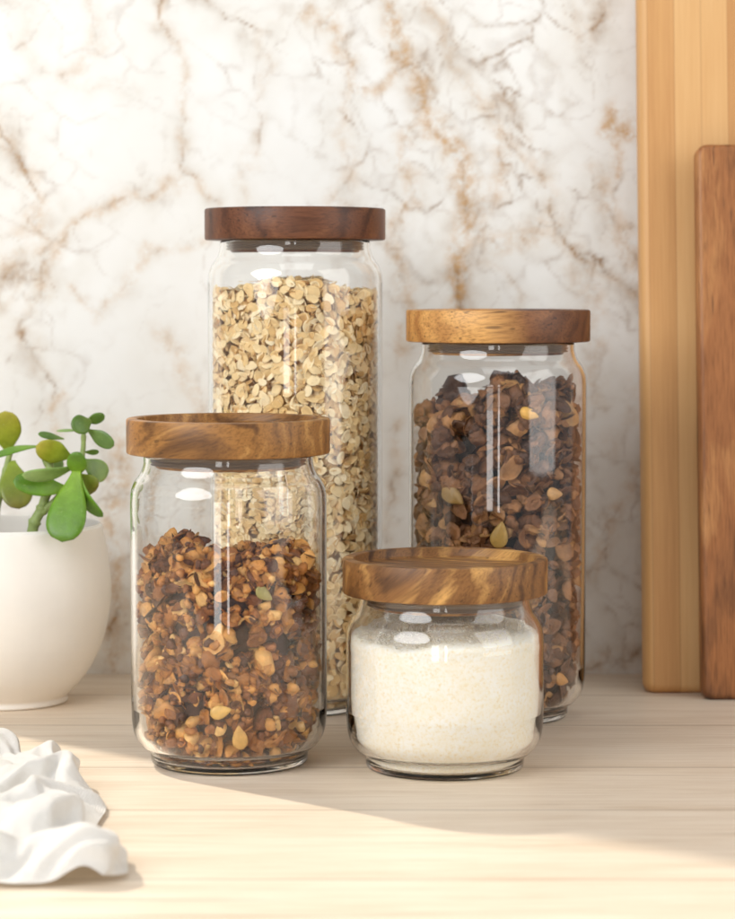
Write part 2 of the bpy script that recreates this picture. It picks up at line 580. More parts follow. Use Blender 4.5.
_p = at_ground(600, 834)
WALL_X0 = _p.x - (Y_WALL - _p.y) / math.tan(SUN_AZ)   # the wall ends here: its edge casts the long shade on the counter


def cell_edges(u, v, seed):
    """Distance to the nearest border between uneven cells (0 on the border), in cell widths."""
    iu, iv = np.floor(u).astype(np.int64), np.floor(v).astype(np.int64)
    f1, f2 = np.full_like(u, 9.0), np.full_like(u, 9.0)
    zero = np.zeros_like(iu)
    for du in (-1, 0, 1):
        for dv in (-1, 0, 1):
            cu = iu + du + 0.1 + 0.8 * _hash(iu + du, iv + dv, zero, seed)
            cv = iv + dv + 0.1 + 0.8 * _hash(iu + du, iv + dv, zero + 3, seed + 7)
            d = np.hypot(u - cu, v - cv)
            f2 = np.where(d < f1, f1, np.minimum(f2, d))
            f1 = np.minimum(f1, d)
    return f2 - f1


def marble_panel():
    x0, x1, z0, z1, step = WALL_X0, 0.62, 0.0, 0.95, 0.0016
    zl = np.concatenate([np.arange(z0, 0.45, step), np.linspace(0.45, z1, 60)])
    nx, nz = int((x1 - x0) / step), len(zl)
    X, Z = np.meshgrid(np.linspace(x0, x1, nx), zl)
    # world -> photo pixels on the wall plane
    yy, zz = Y_WALL, Z - H_CAM
    depth = yy * math.cos(PITCH) - zz * math.sin(PITCH)
    U = 367.5 + FPX * X / depth
    W = 459.5 - FPX * (yy * math.sin(PITCH) + zz * math.cos(PITCH)) / depth
    P = np.stack([U / 60, W / 60, np.zeros_like(U)], -1)
    wu = U + 15 * fbm(P, 3, 4) + 9 * fbm(P * 4, 9, 4)
    wv = W + 15 * fbm(P + 40, 4, 4) + 9 * fbm(P * 4 + 7, 10, 4)
    wid = 0.55 + 0.9 * (fbm(P * 1.3 + 11, 21, 3) * 0.5 + 0.5)
    brk = np.clip(0.50 + 2.0 * fbm(P * 2.2 + 3, 31, 5), 0.05, 1.5)
    mott = np.clip(0.55 + 1.7 * fbm(P * 3.5 + 60, 35, 5), 0.0, 1.4)
    vein = np.zeros_like(U)
    gold = np.zeros_like(U)
    cloud = np.zeros_like(U)
    for pts, s, w, g in VEINS:
        d = np.full_like(U, 1e9)
        for (ax, ay), (bx, by) in zip(pts[:-1], pts[1:]):
            vx, vy = bx - ax, by - ay
            t = np.clip(((wu - ax) * vx + (wv - ay) * vy) / (vx * vx + vy * vy), 0, 1)
            d = np.minimum(d, np.hypot(wu - ax - t * vx, wv - ay - t * vy))
        core = np.exp(-(d / (w * 0.26 * wid)) ** 2)
        halo = np.exp(-(d / (w * 1.9 * wid)) ** 1.4) * mott
        vein = np.maximum(vein, s * brk * (0.62 * core + 0.36 * halo))
        gold = np.maximum(gold, g * np.exp(-(d / (w * 1.5)) ** 2))
        cloud = np.maximum(cloud, s * 0.85 * np.exp(-(d / (w * 4.6 * wid)) ** 1.3) * (0.45 + 0.55 * mott))
    # finer branching cracks near the main veins
    q = np.abs(fbm(np.stack([wu / 34, wv / 46, np.zeros_like(U)], -1) + 5, 50, 3))
    fine = np.exp(-(q / 0.028) ** 2) * np.clip(cloud * 1.5, 0, 1) * np.clip(mott + 0.2, 0, 1)
    # a net of thin branching veins, long in the down-right direction, dense in the belts that the photograph shows
    a_ = wu * 0.80 + wv * 0.60
    b_ = -wu * 0.60 + wv * 0.80
    net = cell_edges(a_ / 74 + 3, b_ / 40 + 5, 12)
    net2 = cell_edges(a_ / 40 + 9, b_ / 25 + 2, 19)
    belt = np.zeros_like(U)
    for bx, by, rx, ry, w_ in ((470, 110, 130, 190, 1.0), (350, 120, 60, 150, 0.7), (590, 250, 70, 110, 0.9), (40, 210, 60, 160, 0.5), (250, 60, 150, 70, 0.35), (620, 570, 60, 120, 0.8), (115, 560, 40, 150, 0.8), (700, 300, 60, 300, 0.7)):
        belt = np.maximum(belt, w_ * np.exp(-((U - bx) / rx) ** 2 - ((W - by) / ry) ** 2))
    belt = np.maximum(belt, 0.07)
    amp_ = np.clip(0.45 + 1.8 * fbm(P * 2.6 + 33, 91, 4), 0.0, 1.3)
    lines = np.maximum(np.exp(-(net / 0.055) ** 2) * 0.78, np.exp(-(net2 / 0.075) ** 2) * 0.5 * np.clip(belt * 1.6 - 0.5, 0, 1))
    lines = lines * belt * amp_ + 0.22 * np.exp(-(net / 0.22) ** 2) * belt * mott
    cloud = np.maximum(cloud, belt * 0.42 * mott * np.exp(-(net / 0.3) ** 2))
    q2 = np.abs(fbm(np.stack([wu / 80, wv / 95, np.zeros_like(U)], -1) + 15, 70, 3))
    faint = np.exp(-(q2 / 0.02) ** 2) * 0.22
    vein = np.clip(np.maximum(np.maximum(np.maximum(vein, lines), fine * 0.55), faint), 0, 1)
    cl = np.clip(cloud + 0.32 * fbm(P * 0.8 + 90, 80, 4) + 0.05, 0, 1)
    outside = (U < -10) | (U > 660) | (W < -10)
    vein = np.where(outside, np.maximum(vein, np.exp(-(q2 / 0.03) ** 2) * 0.6), vein)
    V = np.stack([X, np.zeros_like(X), Z], -1).reshape(-1, 3)
    idx = np.arange(nx * nz).reshape(nz, nx)
    a, b, c, d_ = idx[:-1, :-1].ravel(), idx[:-1, 1:].ravel(), idx[1:, 1:].ravel(), idx[1:, :-1].ravel()
    F = np.concatenate([np.stack([a, b, c], 1), np.stack([a, c, d_], 1)])
    # back and rim of the panel
    nb = len(V)
    back = np.array([(x0, 0.02, z0), (x1, 0.02, z0), (x1, 0.02, z1), (x0, 0.02, z1)])
    f00, f10, f11, f01 = idx[0, 0], idx[0, -1], idx[-1, -1], idx[-1, 0]
    ex = [(nb, nb + 2, nb + 1), (nb, nb + 3, nb + 2)]
    for p, q_, r, s in ((f00, f01, nb + 3, nb), (f10, nb + 1, nb + 2, f11), (f01, f11, nb + 2, nb + 3), (f00, nb, nb + 1, f10)):
        ex += [(p, r, q_), (p, s, r)] if False else [(p, q_, r), (p, r, s)]
    V = np.concatenate([V, back])
    F = np.concatenate([F, np.array(ex)])
    o = tri_obj("marble_wall", V, F, mat_marble(), loc=(0, Y_WALL, 0.0))
    o.data.polygons.foreach_set("use_smooth", np.zeros(len(F), dtype=bool))
    for nm, arr in (("vein", vein), ("gold", gold), ("cloud", cl)):
        at = o.data.attributes.new(nm, 'FLOAT', 'POINT')
        at.data.foreach_set("value", np.concatenate([arr.ravel(), np.zeros(4)]).astype(np.float32))
    return tag(o, "white marble wall with brown and gold veins behind the jars", "wall")


marble_panel()

# ------------------------------------------------------------------ jars
LID_R = 0.0525
NECK_R, BODY_R, FOOT_R, PLUG_R, WALL_T = 0.0437, 0.0507, 0.0405, 0.0383, 0.0021


def jar_profiles(h_lid):
    """outer and inner profile of the glass, from the centre of the bottom up to the rim (h_lid: underside of the lid)."""
    outer = [(0.0, 0.0016), (0.030, 0.0016), (0.0365, 0.0004)]
    outer += spline([(0.0385, 0.0002), (FOOT_R - 0.0002, 0.0016), (FOOT_R + 0.0004, 0.0055), (FOOT_R + 0.0008, 0.0072)], 4)
    outer += spline([(FOOT_R + 0.0018, 0.0079), (0.0452, 0.0098), (0.0487, 0.0148), (0.0503, 0.0215), (BODY_R, 0.030)], 14)
    zs = h_lid - 0.0245
    outer += [(BODY_R, zs * k + 0.03 * (1 - k)) for k in (0.3, 0.6, 0.85)]
    outer += spline([(BODY_R, zs), (0.0502, zs + 0.0055), (0.0482, zs + 0.0105), (0.0452, zs + 0.0150), (0.0438, zs + 0.0195), (NECK_R, h_lid - 0.0015)], 16)
    outer += [(NECK_R - 0.0004, h_lid - 0.0007), (NECK_R - 0.0012, h_lid - 0.0004)]
    # the inside of the neck, shoulder and body runs parallel to the outside
    side = [p for p in outer if 0.030 <= p[1] <= h_lid - 0.0016]
    inner = [(NECK_R - WALL_T + 0.0004, h_lid - 0.0006), (NECK_R - WALL_T, h_lid - 0.0012)]
    for k in range(len(side) - 1, 0, -1):
        a_, b_ = side[max(k - 1, 0)], side[min(k + 1, len(side) - 1)]
        tx, tz = b_[0] - a_[0], b_[1] - a_[1]
        l_ = math.hypot(tx, tz)
        inner.append((side[k][0] - WALL_T * tz / l_, side[k][1] + WALL_T * tx / l_))
    inner += spline([(BODY_R - WALL_T, 0.030), (0.0474, 0.0220), (0.0458, 0.0160), (0.0428, 0.0118), (0.0400, 0.0100), (0.0388, 0.0084), (0.0385, 0.0062), (0.0374, 0.0040), (0.0345, 0.0031), (0.030, 0.0029)], 12)
    inner += [(0.015, 0.0028), (0.0, 0.0028)]
    return outer, inner


def inner_radius(h_lid):
    _, inner = jar_profiles(h_lid)
    pr = sorted([(z, r) for r, z in inner if r > 0.02])
    zz, rr = np.array([p[0] for p in pr]), np.array([p[1] for p in pr])
    return lambda z: np.interp(z, zz, rr)


SEAL = mat_plain("silicone_seal", srgb(112, 92, 72), 0.45, 0.0, 200, var=0.05)


def make_jar(cx, cy, h_lid, wood, label, thick=0.0182, spin=0.0):
    t = empty("storage_jar", (cx, cy, 0))
    tag(t, label, "jar", "glass storage jars with wooden lids")
    outer, inner = jar_profiles(h_lid)
    V, F = lathe(outer + inner, 288)
    mesh_obj("glass_body", V, F, GLASS, t)
    b = 0.0011
    zt = thick
    prof = [(0.0, 0.0), (LID_R - b, 0.0), (LID_R - b * 0.3, b * 0.3), (LID_R, b), (LID_R, zt - b), (LID_R - b * 0.3, zt - b * 0.3), (LID_R - b, zt),
            (LID_R - 0.0050, zt), (LID_R - 0.0056, zt - 0.0004), (LID_R - 0.0062, zt - 0.0042), (LID_R - 0.0072, zt - 0.0050), (0.0, zt - 0.0050)]
    V, F = lathe(prof, 160)
    lid = mesh_obj("lid", V, F, wood, t, loc=(0, 0, h_lid))
    lid.data.set_sharp_from_angle(angle=R(35))
    # wooden plug below the lid and the ribbed seal round it
    V, F = lathe([(0.0, -0.0075), (PLUG_R - 0.0016, -0.0075), (PLUG_R - 0.0008, -0.0068), (PLUG_R - 0.0008, -0.0001), (0.0, -0.0001)], 128)
    plug = mesh_obj("plug", V, F, wood, lid)
    plug.data.set_sharp_from_angle(angle=R(35))
    sp = [(PLUG_R - 0.0008, -0.0062)]
    for k in range(3):
        z = -0.0058 + k * 0.0018
        sp += [(PLUG_R + 0.0014, z), (PLUG_R + 0.0019, z + 0.0005), (PLUG_R + 0.0004, z + 0.0010)]
    sp += [(PLUG_R - 0.0008, -0.0003)]
    V, F = lathe(sp, 128)
    mesh_obj("seal", V, F, SEAL, lid)
    return t


J_GRAN = px(229.3, 700, 1.287)
J_COCO = px(444.8, 700, 1.273)
J_CHOC = px(497.0, 600, 1.428)
J_OATS = px(295.8, 600, 1.458)

WOOD_A = mat_wood("acacia_honey", srgb(94, 60, 28), srgb(150, 104, 52), srgb(196, 148, 84), rot=(R(8), R(12), R(24)), offset=(0.3, 0.1, 0.2), bands=30)
WOOD_B = mat_wood("acacia_streaked", srgb(72, 44, 24), srgb(134, 92, 50), srgb(206, 158, 92), rot=(R(30), R(25), R(38)), offset=(0.7, 0.43, 0.1), bands=30)
WOOD_C = mat_wood("acacia_two_tone", srgb(66, 38, 22), srgb(104, 64, 38), srgb(134, 88, 54), rot=(R(5), R(3), R(4)), offset=(0.2, 0.6, 0.5), bands=26,
                  sap=(0.004, 0.013, srgb(168, 112, 58), srgb(222, 168, 98)))
WOOD_D = mat_wood("acacia_dark", srgb(66, 36, 22), srgb(106, 64, 40), srgb(136, 88, 56), rot=(R(4), R(2), R(-6)), offset=(0.9, 0.2, 0.8), bands=26)

make_jar(J_GRAN.x, J_GRAN.y, 0.1612, WOOD_A, "medium glass jar of walnut granola with honey brown lid, left front")
make_jar(J_COCO.x, J_COCO.y, 0.0905, WOOD_B, "shortest glass jar, of shredded coconut, with streaked wooden lid")
make_jar(J_CHOC.x, J_CHOC.y, 0.2155, WOOD_C, "tall glass jar of dark granola under a half golden, half brown lid")
make_jar(J_OATS.x, J_OATS.y, 0.2736, WOOD_D, "tallest glass jar, of rolled oats, with plain dark brown lid")


# ------------------------------------------------------------------ contents
def ico(sub):
    bm = bmesh.new()
    bmesh.ops.create_icosphere(bm, subdivisions=sub, radius=1.0)
    V = np.array([v.co[:] for v in bm.verts])
    F = np.array([[v.index for v in f.verts] for f in bm.faces])
    bm.free()
    return V, F


ICO2, ICO3 = ico(2), ico(3)


def flake(seed, segs=14, rings=3, w=0.72, t=0.13, curl=0.25):
    """A pressed oat: an oval disc with uneven rim, a curl and a crease along the middle; long radius 1."""
    r = np.random.default_rng(seed)
    V, F = [], []
    ph = r.uniform(0, 6.28, 4)
    def rim(a): return 1 + 0.07 * math.sin(2 * a + ph[0]) + 0.05 * math.sin(3 * a + ph[1]) + 0.035 * math.sin(5 * a + ph[2]) + 0.02 * math.sin(8 * a + ph[3])
    c1, c2, tw = r.normal(0, curl), r.normal(0, curl * 0.6), r.normal(0, 0.15)
    for side in (1, -1):
        V.append((0, 0, side * t * 0.55))
        for k in range(1, rings + 1):
            rr = (k / rings) ** 0.8
            for s in range(segs):
                a = 2 * math.pi * s / segs
                q = rim(a) * rr
                V.append((math.cos(a) * q, math.sin(a) * q * w, side * t * 0.55 * math.sqrt(max(0.0, 1 - rr ** 3)) + (side * 0.015 if k < rings else 0)))
    half = 1 + rings * segs
    for side, b in ((0, 0), (1, half)):
        for s in range(segs):
            s2 = (s + 1) % segs
            tri = [(b, b + 1 + s, b + 1 + s2)]
            for k in range(rings - 1):
                p, q = b + 1 + k * segs, b + 1 + (k + 1) * segs
                tri += [(p + s, q + s, q + s2), (p + s, q + s2, p + s2)]
            F += tri if side == 0 else [x[::-1] for x in tri]
    b1, b2 = 1 + (rings - 1) * segs, half + 1 + (rings - 1) * segs
    for s in range(segs):
        s2 = (s + 1) % segs
        F += [(b1 + s2, b1 + s, b2 + s), (b1 + s2, b2 + s, b2 + s2)]
    V = np.array(V)
    x, y = V[:, 0].copy(), V[:, 1].copy()
    crease = np.exp(-(y / 0.11) ** 2) * (1 - x * x) * 0.055
    V[:, 2] += c1 * x * x + c2 * y * y / (w * w) * 0.5 + tw * x * y - crease * np.sign(V[:, 2] + 1e-6)
    return V, np.array(F)


def nugget(seed, sub=2, amp=0.34, freq=1.7):
    """An irregular broken piece: a lump with cut faces, ridges and pits."""
    V, F = ICO3 if sub == 3 else ICO2
    r = np.random.default_rng(seed)
    off = r.uniform(0, 50, 3)
    V = V * r.uniform(0.62, 1.25, 3)
    for _ in range(int(r.integers(3, 7))):
        d = r.normal(0, 1, 3)
        d /= np.linalg.norm(d)
        k = V @ d - r.uniform(0.40, 0.85)
        V = V - np.outer(np.maximum(k, 0) * 0.92, d)
    n1 = fbm(V * freq + off, seed, 3)
    n2 = 1 - 2 * np.abs(fbm(V * freq * 1.9 + off + 9, seed + 5, 2))
    V = V * np.clip(1.08 + amp * 1.2 * n1 + amp * 0.8 * (n2 - 0.55), 0.6, 1.45)[:, None]
    return V, F


def seed_kernel(seed):
    """A plump pointed kernel, like a pumpkin seed."""
    V, F = ICO3
    V = V.copy()
    x = V[:, 0]
    k = 0.62 * (1 - 0.45 * x) * (1 - 0.15 * x * x)
    V[:, 1] *= k
    V[:, 2] *= 0.26
    V[:, 2] += 0.05 * V[:, 0] ** 2
    return V, F


def cluster(seed, n=16, flakes=0.25, spread=0.72, rr=(0.26, 0.42)):
    """A clump: small baked pieces stuck together round an uneven heart."""
    r = np.random.default_rng(seed)
    VV, FF, o = [], [], 0
    stretch = r.uniform(0.65, 1.2, 3)
    for k in range(n):
        d = r.normal(0, 1, 3)
        d /= np.linalg.norm(d)
        if k == 0:
            V, F = nugget(seed * 7, 2)
            sc_, c, Rm = 0.62, np.zeros(3), rot_rand(r)
        elif r.uniform() < flakes:
            V, F = flake(seed * 31 + k, 12, 2, r.uniform(0.55, 0.8), 0.2)
            sc_, c, Rm = r.uniform(0.36, 0.56), d * spread * r.uniform(0.8, 1.05) * stretch, rot_to(d + r.normal(0, 0.45, 3), r)
        else:
            V, F = nugget(seed * 17 + k, 2, 0.36, 1.9)
            sc_, c, Rm = r.uniform(*rr), d * spread * r.uniform(0.7, 1.0) * stretch, rot_rand(r)
        VV.append((V * sc_) @ Rm.T + c)
        FF.append(F + o)
        o += len(V)
    return np.concatenate(VV), np.concatenate(FF)


def rot_rand(r):
    q = r.normal(0, 1, 4)
    q /= np.linalg.norm(q)
    w, x, y, z = q
    return np.array([[1 - 2 * (y * y + z * z), 2 * (x * y - z * w), 2 * (x * z + y * w)],
                     [2 * (x * y + z * w), 1 - 2 * (x * x + z * z), 2 * (y * z - x * w)],
                     [2 * (x * z - y * w), 2 * (y * z + x * w), 1 - 2 * (x * x + y * y)]])


def rot_to(normal, r, spin=None):
    """Rotation taking local z to `normal`, with a random spin."""
    nrm = np.asarray(normal, float)
    nrm = nrm / np.linalg.norm(nrm)
    a = np.array([0, 0, 1.0]) if abs(nrm[2]) < 0.9 else np.array([1.0, 0, 0])
    u = np.cross(a, nrm)
    u /= np.linalg.norm(u)
    v = np.cross(nrm, u)
    t = r.uniform(0, 2 * math.pi) if spin is None else spin
    return np.stack([math.cos(t) * u + math.sin(t) * v, -math.sin(t) * u + math.cos(t) * v, nrm], 1)


class Soup:
    def __init__(s): s.V, s.F, s.o = [], [], 0

    def add(s, V, F):
        s.V.append(V)
        s.F.append(F + s.o)
        s.o += len(V)

    def data(s): return np.concatenate(s.V), np.concatenate(s.F)


def keep_inside(V, rin, floor=0.0031, gap=0.0003):
    for _ in range(3):
        lo = V[:, 2].min()
        if lo < floor: V = V + np.array([0, 0, floor - lo])
        rr = np.hypot(V[:, 0], V[:, 1])
        ex = rr - (rin(V[:, 2]) - gap)
        k = ex.argmax()
        if ex[k] <= 0: break
        V = V - np.array([V[k, 0] / rr[k], V[k, 1] / rr[k], 0]) * ex[k]
    return V


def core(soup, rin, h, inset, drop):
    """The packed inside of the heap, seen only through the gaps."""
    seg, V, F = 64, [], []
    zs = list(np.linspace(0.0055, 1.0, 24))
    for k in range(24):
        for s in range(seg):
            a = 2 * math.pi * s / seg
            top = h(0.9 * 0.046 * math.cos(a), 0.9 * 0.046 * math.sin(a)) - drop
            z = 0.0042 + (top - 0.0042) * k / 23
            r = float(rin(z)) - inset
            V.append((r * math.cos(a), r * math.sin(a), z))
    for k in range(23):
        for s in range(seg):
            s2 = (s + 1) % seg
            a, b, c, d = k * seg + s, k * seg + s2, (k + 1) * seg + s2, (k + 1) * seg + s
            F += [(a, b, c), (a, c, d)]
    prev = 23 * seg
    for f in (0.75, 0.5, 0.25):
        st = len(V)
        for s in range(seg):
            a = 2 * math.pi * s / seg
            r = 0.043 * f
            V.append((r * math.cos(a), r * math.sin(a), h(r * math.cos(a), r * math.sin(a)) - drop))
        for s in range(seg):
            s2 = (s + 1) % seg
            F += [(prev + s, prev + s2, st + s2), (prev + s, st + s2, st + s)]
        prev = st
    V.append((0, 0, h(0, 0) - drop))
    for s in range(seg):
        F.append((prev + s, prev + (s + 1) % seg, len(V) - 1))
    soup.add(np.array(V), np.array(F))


def scatter(r, count, zlo, h, rin, mind, inset, tries=14):
    """Points on the shell next to the glass, kept apart."""
    pts = np.zeros((0, 3))
    for _ in range(count * tries):
        a = r.uniform(0, 2 * math.pi)
        ca, sa = math.cos(a), math.sin(a)
        top = h(0.047 * ca, 0.047 * sa)
        z = r.uniform(zlo, top)
        rr = float(rin(z)) - inset
        p = np.array([rr * ca, rr * sa, z])
        if len(pts) and (((pts - p) ** 2).sum(1)).min() < mind * mind: continue
        pts = np.vstack([pts, p])
        if len(pts) >= count: break
    return pts


def scatter_top(r, count, h, rmax, mind, tries=12):
    pts = np.zeros((0, 3))
    for _ in range(count * tries):
        a, q = r.uniform(0, 2 * math.pi), rmax * math.sqrt(r.uniform(0, 1))
        x, y = q * math.cos(a), q * math.sin(a)
        p = np.array([x, y, h(x, y)])
        if len(pts) and (((pts - p) ** 2).sum(1)).min() < mind * mind: continue
        pts = np.vstack([pts, p])
        if len(pts) >= count: break
    return pts


def interp_fn(xs, zs, amp, freq, seed):
    def h(x, y):
        base = float(np.interp(x, xs, zs))
        return base + amp * float(fbm(np.array([x * freq, y * freq, 0.0]), seed, 2))
    return h


# --- rolled oats
def fill_oats():
    r = np.random.default_rng(21)
    rin = inner_radius(0.2736)
    h = interp_fn([-0.048, -0.03, -0.01, 0.012, 0.03, 0.048], [0.2435, 0.2455, 0.2495, 0.2495, 0.246, 0.2425], 0.003, 90, 3)
    kinds = [flake(100 + k, 14, 3, r.uniform(0.56, 0.78), r.uniform(0.06, 0.11), 0.09) for k in range(30)]
    s = Soup()
    core(s, rin, h, 0.0075, 0.006)
    def drop(p, nrm, tilt):
        size = float(np.clip(r.normal(0.0038, 0.0007), 0.0020, 0.0054))
        nv = nrm + r.normal(0, tilt, 3)
        V, F = kinds[r.integers(len(kinds))]
        s.add(keep_inside((V * size) @ rot_to(nv, r).T + p, rin), F)
    for mind, inset, cnt, tilt in ((0.0037, 0.0012, 4200, 0.46), (0.0038, 0.0024, 3600, 0.9), (0.0044, 0.0044, 2200, 1.1)):
        for p in scatter(r, cnt, 0.0045, h, rin, mind, inset, 4):
            drop(p, np.array([p[0], p[1], 0]) / math.hypot(p[0], p[1]), tilt)
    for p in scatter_top(r, 420, h, 0.0455, 0.0036): drop(p, np.array([0, 0, 1.0]), 0.4)
    V, F = s.data()
    m = mat_islands("oat_flakes", [(0.0, srgb(212, 170, 108)), (0.25, srgb(232, 198, 140)), (0.6, srgb(242, 216, 166)), (1.0, srgb(250, 233, 196))],
                    0.62, 420, 0.3, noise_amt=0.10, spec=0.3)
    o = tri_obj("rolled_oats", V, F, m, loc=(J_OATS.x, J_OATS.y, 0), heart=(mat_plain("oat_gap_shade", srgb(204, 164, 108), 0.8, 0.6, 300, var=0.3), len(s.F[0])))  # core colour a little darker, standing in for shade between the flakes
    tag(o, "pale rolled oats filling the tallest glass jar", "oats", kind='stuff')


# --- walnut granola
def fill_granola():
    r = np.random.default_rng(5)
    rin = inner_radius(0.1612)
    h = interp_fn([-0.048, -0.036, -0.02, 0.0, 0.02, 0.036, 0.048], [0.1005, 0.1045, 0.1035, 0.0985, 0.1005, 0.1040, 0.0975], 0.006, 60, 8)
    nug = [nugget(300 + k, 3 if k < 12 else 2, r.uniform(0.3, 0.46), r.uniform(1.3, 2.1)) for k in range(20)]
    clu = [cluster(400 + k, int(r.integers(18, 30)), 0.34, 0.74, (0.15, 0.29)) for k in range(20)]
    flk = [flake(500 + k, 12, 3, r.uniform(0.62, 0.8), r.uniform(0.18, 0.3), 0.3) for k in range(12)]
    s = Soup()
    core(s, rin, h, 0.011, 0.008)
    def drop(p, nrm, big):
        u = r.uniform()
        if u < 0.60:
            V, F = clu[r.integers(len(clu))]
            size, Rm = r.uniform(0.0078, 0.0135) * big, rot_rand(r)
        elif u < 0.82:
            V, F = nug[r.integers(len(nug))]
            size, Rm = r.uniform(0.0022, 0.0046) * big, rot_rand(r)
        else:
            V, F = flk[r.integers(len(flk))]
            size, Rm = r.uniform(0.0038, 0.0058), rot_to(nrm + r.normal(0, 0.7, 3), r)
        s.add(keep_inside((V * size) @ Rm.T + p, rin), F)
    for mind, inset, cnt, big in ((0.0108, 0.0040, 300, 1.0), (0.0085, 0.0075, 300, 0.85)):
        for p in scatter(r, cnt, 0.005, h, rin, mind, inset, 5):
            drop(p, np.array([p[0], p[1], 0]) / math.hypot(p[0], p[1]), big)
    for p in scatter_top(r, 80, h, 0.041, 0.0090): drop(p, np.array([0, 0, 1.0]), 1.0)
    for p in scatter_top(r, 34, lambda x, y: h(x, y) + 0.004, 0.040, 0.012): drop(p, np.array([0, 0, 1.0]), 1.0)
    V, F = s.data()
    m = mat_islands("toasted_granola", [(0.0, srgb(76, 38, 16)), (0.3, srgb(132, 76, 31)), (0.6, srgb(178, 114, 48)), (0.85, srgb(208, 148, 74)), (1.0, srgb(232, 186, 116))],
                    0.42, 420, 0.9, noise_amt=0.36, spec=0.5)
    o = tri_obj("walnut_granola", V, F, m, loc=(J_GRAN.x, J_GRAN.y, 0), heart=(mat_plain("granola_gap_shade", srgb(74, 40, 20), 0.8, 0.6, 300, var=0.3), len(s.F[0])))  # dark core colour paints in the shade of the gaps between clusters
    tag(o, "golden brown walnut granola in the medium front jar", "granola", kind='stuff')


# --- chocolate granola
def fill_choc():
    r = np.random.default_rng(9)
    rin = inner_radius(0.2155)
    K = 1.428 / FPX
    prof = [(408, 406), (420, 420), (431, 422), (448, 414), (462, 410), (477, 412), (489, 404), (498, 396), (510, 394), (526, 396), (540, 398), (570, 396), (582, 402)]
    xs = [(a - 497) * K for a, b in prof]
    zs = [px(497, b, 1.40).z - 0.002 for a, b in prof]
    h = interp_fn(xs, zs, 0.006, 50, 4)
    clu = [cluster(600 + k, int(r.integers(12, 22)), 0.74, 0.78, (0.18, 0.34)) for k in range(20)]
    nug = [nugget(700 + k, 3 if k < 10 else 2, r.uniform(0.34, 0.5), r.uniform(1.2, 2.0)) for k in range(16)]
    flk = [flake(800 + k, 14, 3, r.uniform(0.50, 0.78), r.uniform(0.09, 0.16), 0.3) for k in range(20)]
    s = Soup()
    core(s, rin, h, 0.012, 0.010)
    def drop(p, nrm, big):
        u = r.uniform()
        if u < 0.5:
            V, F = clu[r.integers(len(clu))]
            size, Rm = r.uniform(0.0090, 0.0155) * big, rot_rand(r)
        elif u < 0.62:
            V, F = nug[r.integers(len(nug))]
            size, Rm = r.uniform(0.003, 0.0060) * big, rot_rand(r)
        else:
            V, F = flk[r.integers(len(flk))]
            size, Rm = r.uniform(0.0044, 0.0080), rot_to(nrm + r.normal(0, 0.65, 3), r)
        s.add(keep_inside((V * size) @ Rm.T + p, rin), F)
    for mind, inset, cnt, big in ((0.0104, 0.0034, 460, 1.0), (0.0085, 0.0075, 460, 0.85)):
        for p in scatter(r, cnt, 0.005, h, rin, mind, inset, 4):
            drop(p, np.array([p[0], p[1], 0]) / math.hypot(p[0], p[1]), big)
    for p in scatter_top(r, 90, h, 0.042, 0.0085): drop(p, np.array([0, 0, 1.0]), 0.9)
    # the lumps that stand out of the heap
    for X, Y, dd, sz, sd in ((511, 389, -0.020, 0.0115, 1), (502, 408, -0.028, 0.0105, 2), (456, 394, 0.004, 0.0110, 3), (447, 404, -0.002, 0.0105, 7), (430, 414, -0.004, 0.009, 4), (412, 411, -0.014, 0.0080, 5), (470, 408, -0.024, 0.0100, 6), (520, 400, -0.018, 0.0100, 8)):
        q = px(X, Y, J_CHOC.y + dd) - Vector((J_CHOC.x, J_CHOC.y, 0))
        V, F = nugget(900 + sd, 3, 0.34, 1.9)
        s.add(keep_inside((V * sz) @ rot_rand(r).T + np.array(q), rin), F)
        for k in range(9):
            d = r.normal(0, 1, 3)
            d /= np.linalg.norm(d)
            V, F = flk[r.integers(len(flk))]
            s.add(keep_inside((V * r.uniform(0.0035, 0.0055)) @ rot_to(d + r.normal(0, 0.25, 3), r).T + np.array(q) + d * sz * 0.82, rin), F)
    V, F = s.data()
    m = mat_islands("dark_granola", [(0.0, srgb(66, 38, 20)), (0.3, srgb(106, 66, 36)), (0.7, srgb(138, 91, 52)), (0.92, srgb(160, 112, 66)), (1.0, srgb(188, 142, 88))],
                    0.46, 420, 0.9, noise_amt=0.34, spec=0.45)
    o = tri_obj("dark_granola", V, F, m, loc=(J_CHOC.x, J_CHOC.y, 0), heart=(mat_plain("dark_granola_gap_shade", srgb(46, 28, 18), 0.8, 0.6, 300, var=0.3), len(s.F[0])))  # near-black brown core: shade between the chunks, put into the colour
    tag(o, "dark brown chunky granola in the tall right jar", "granola", kind='stuff')


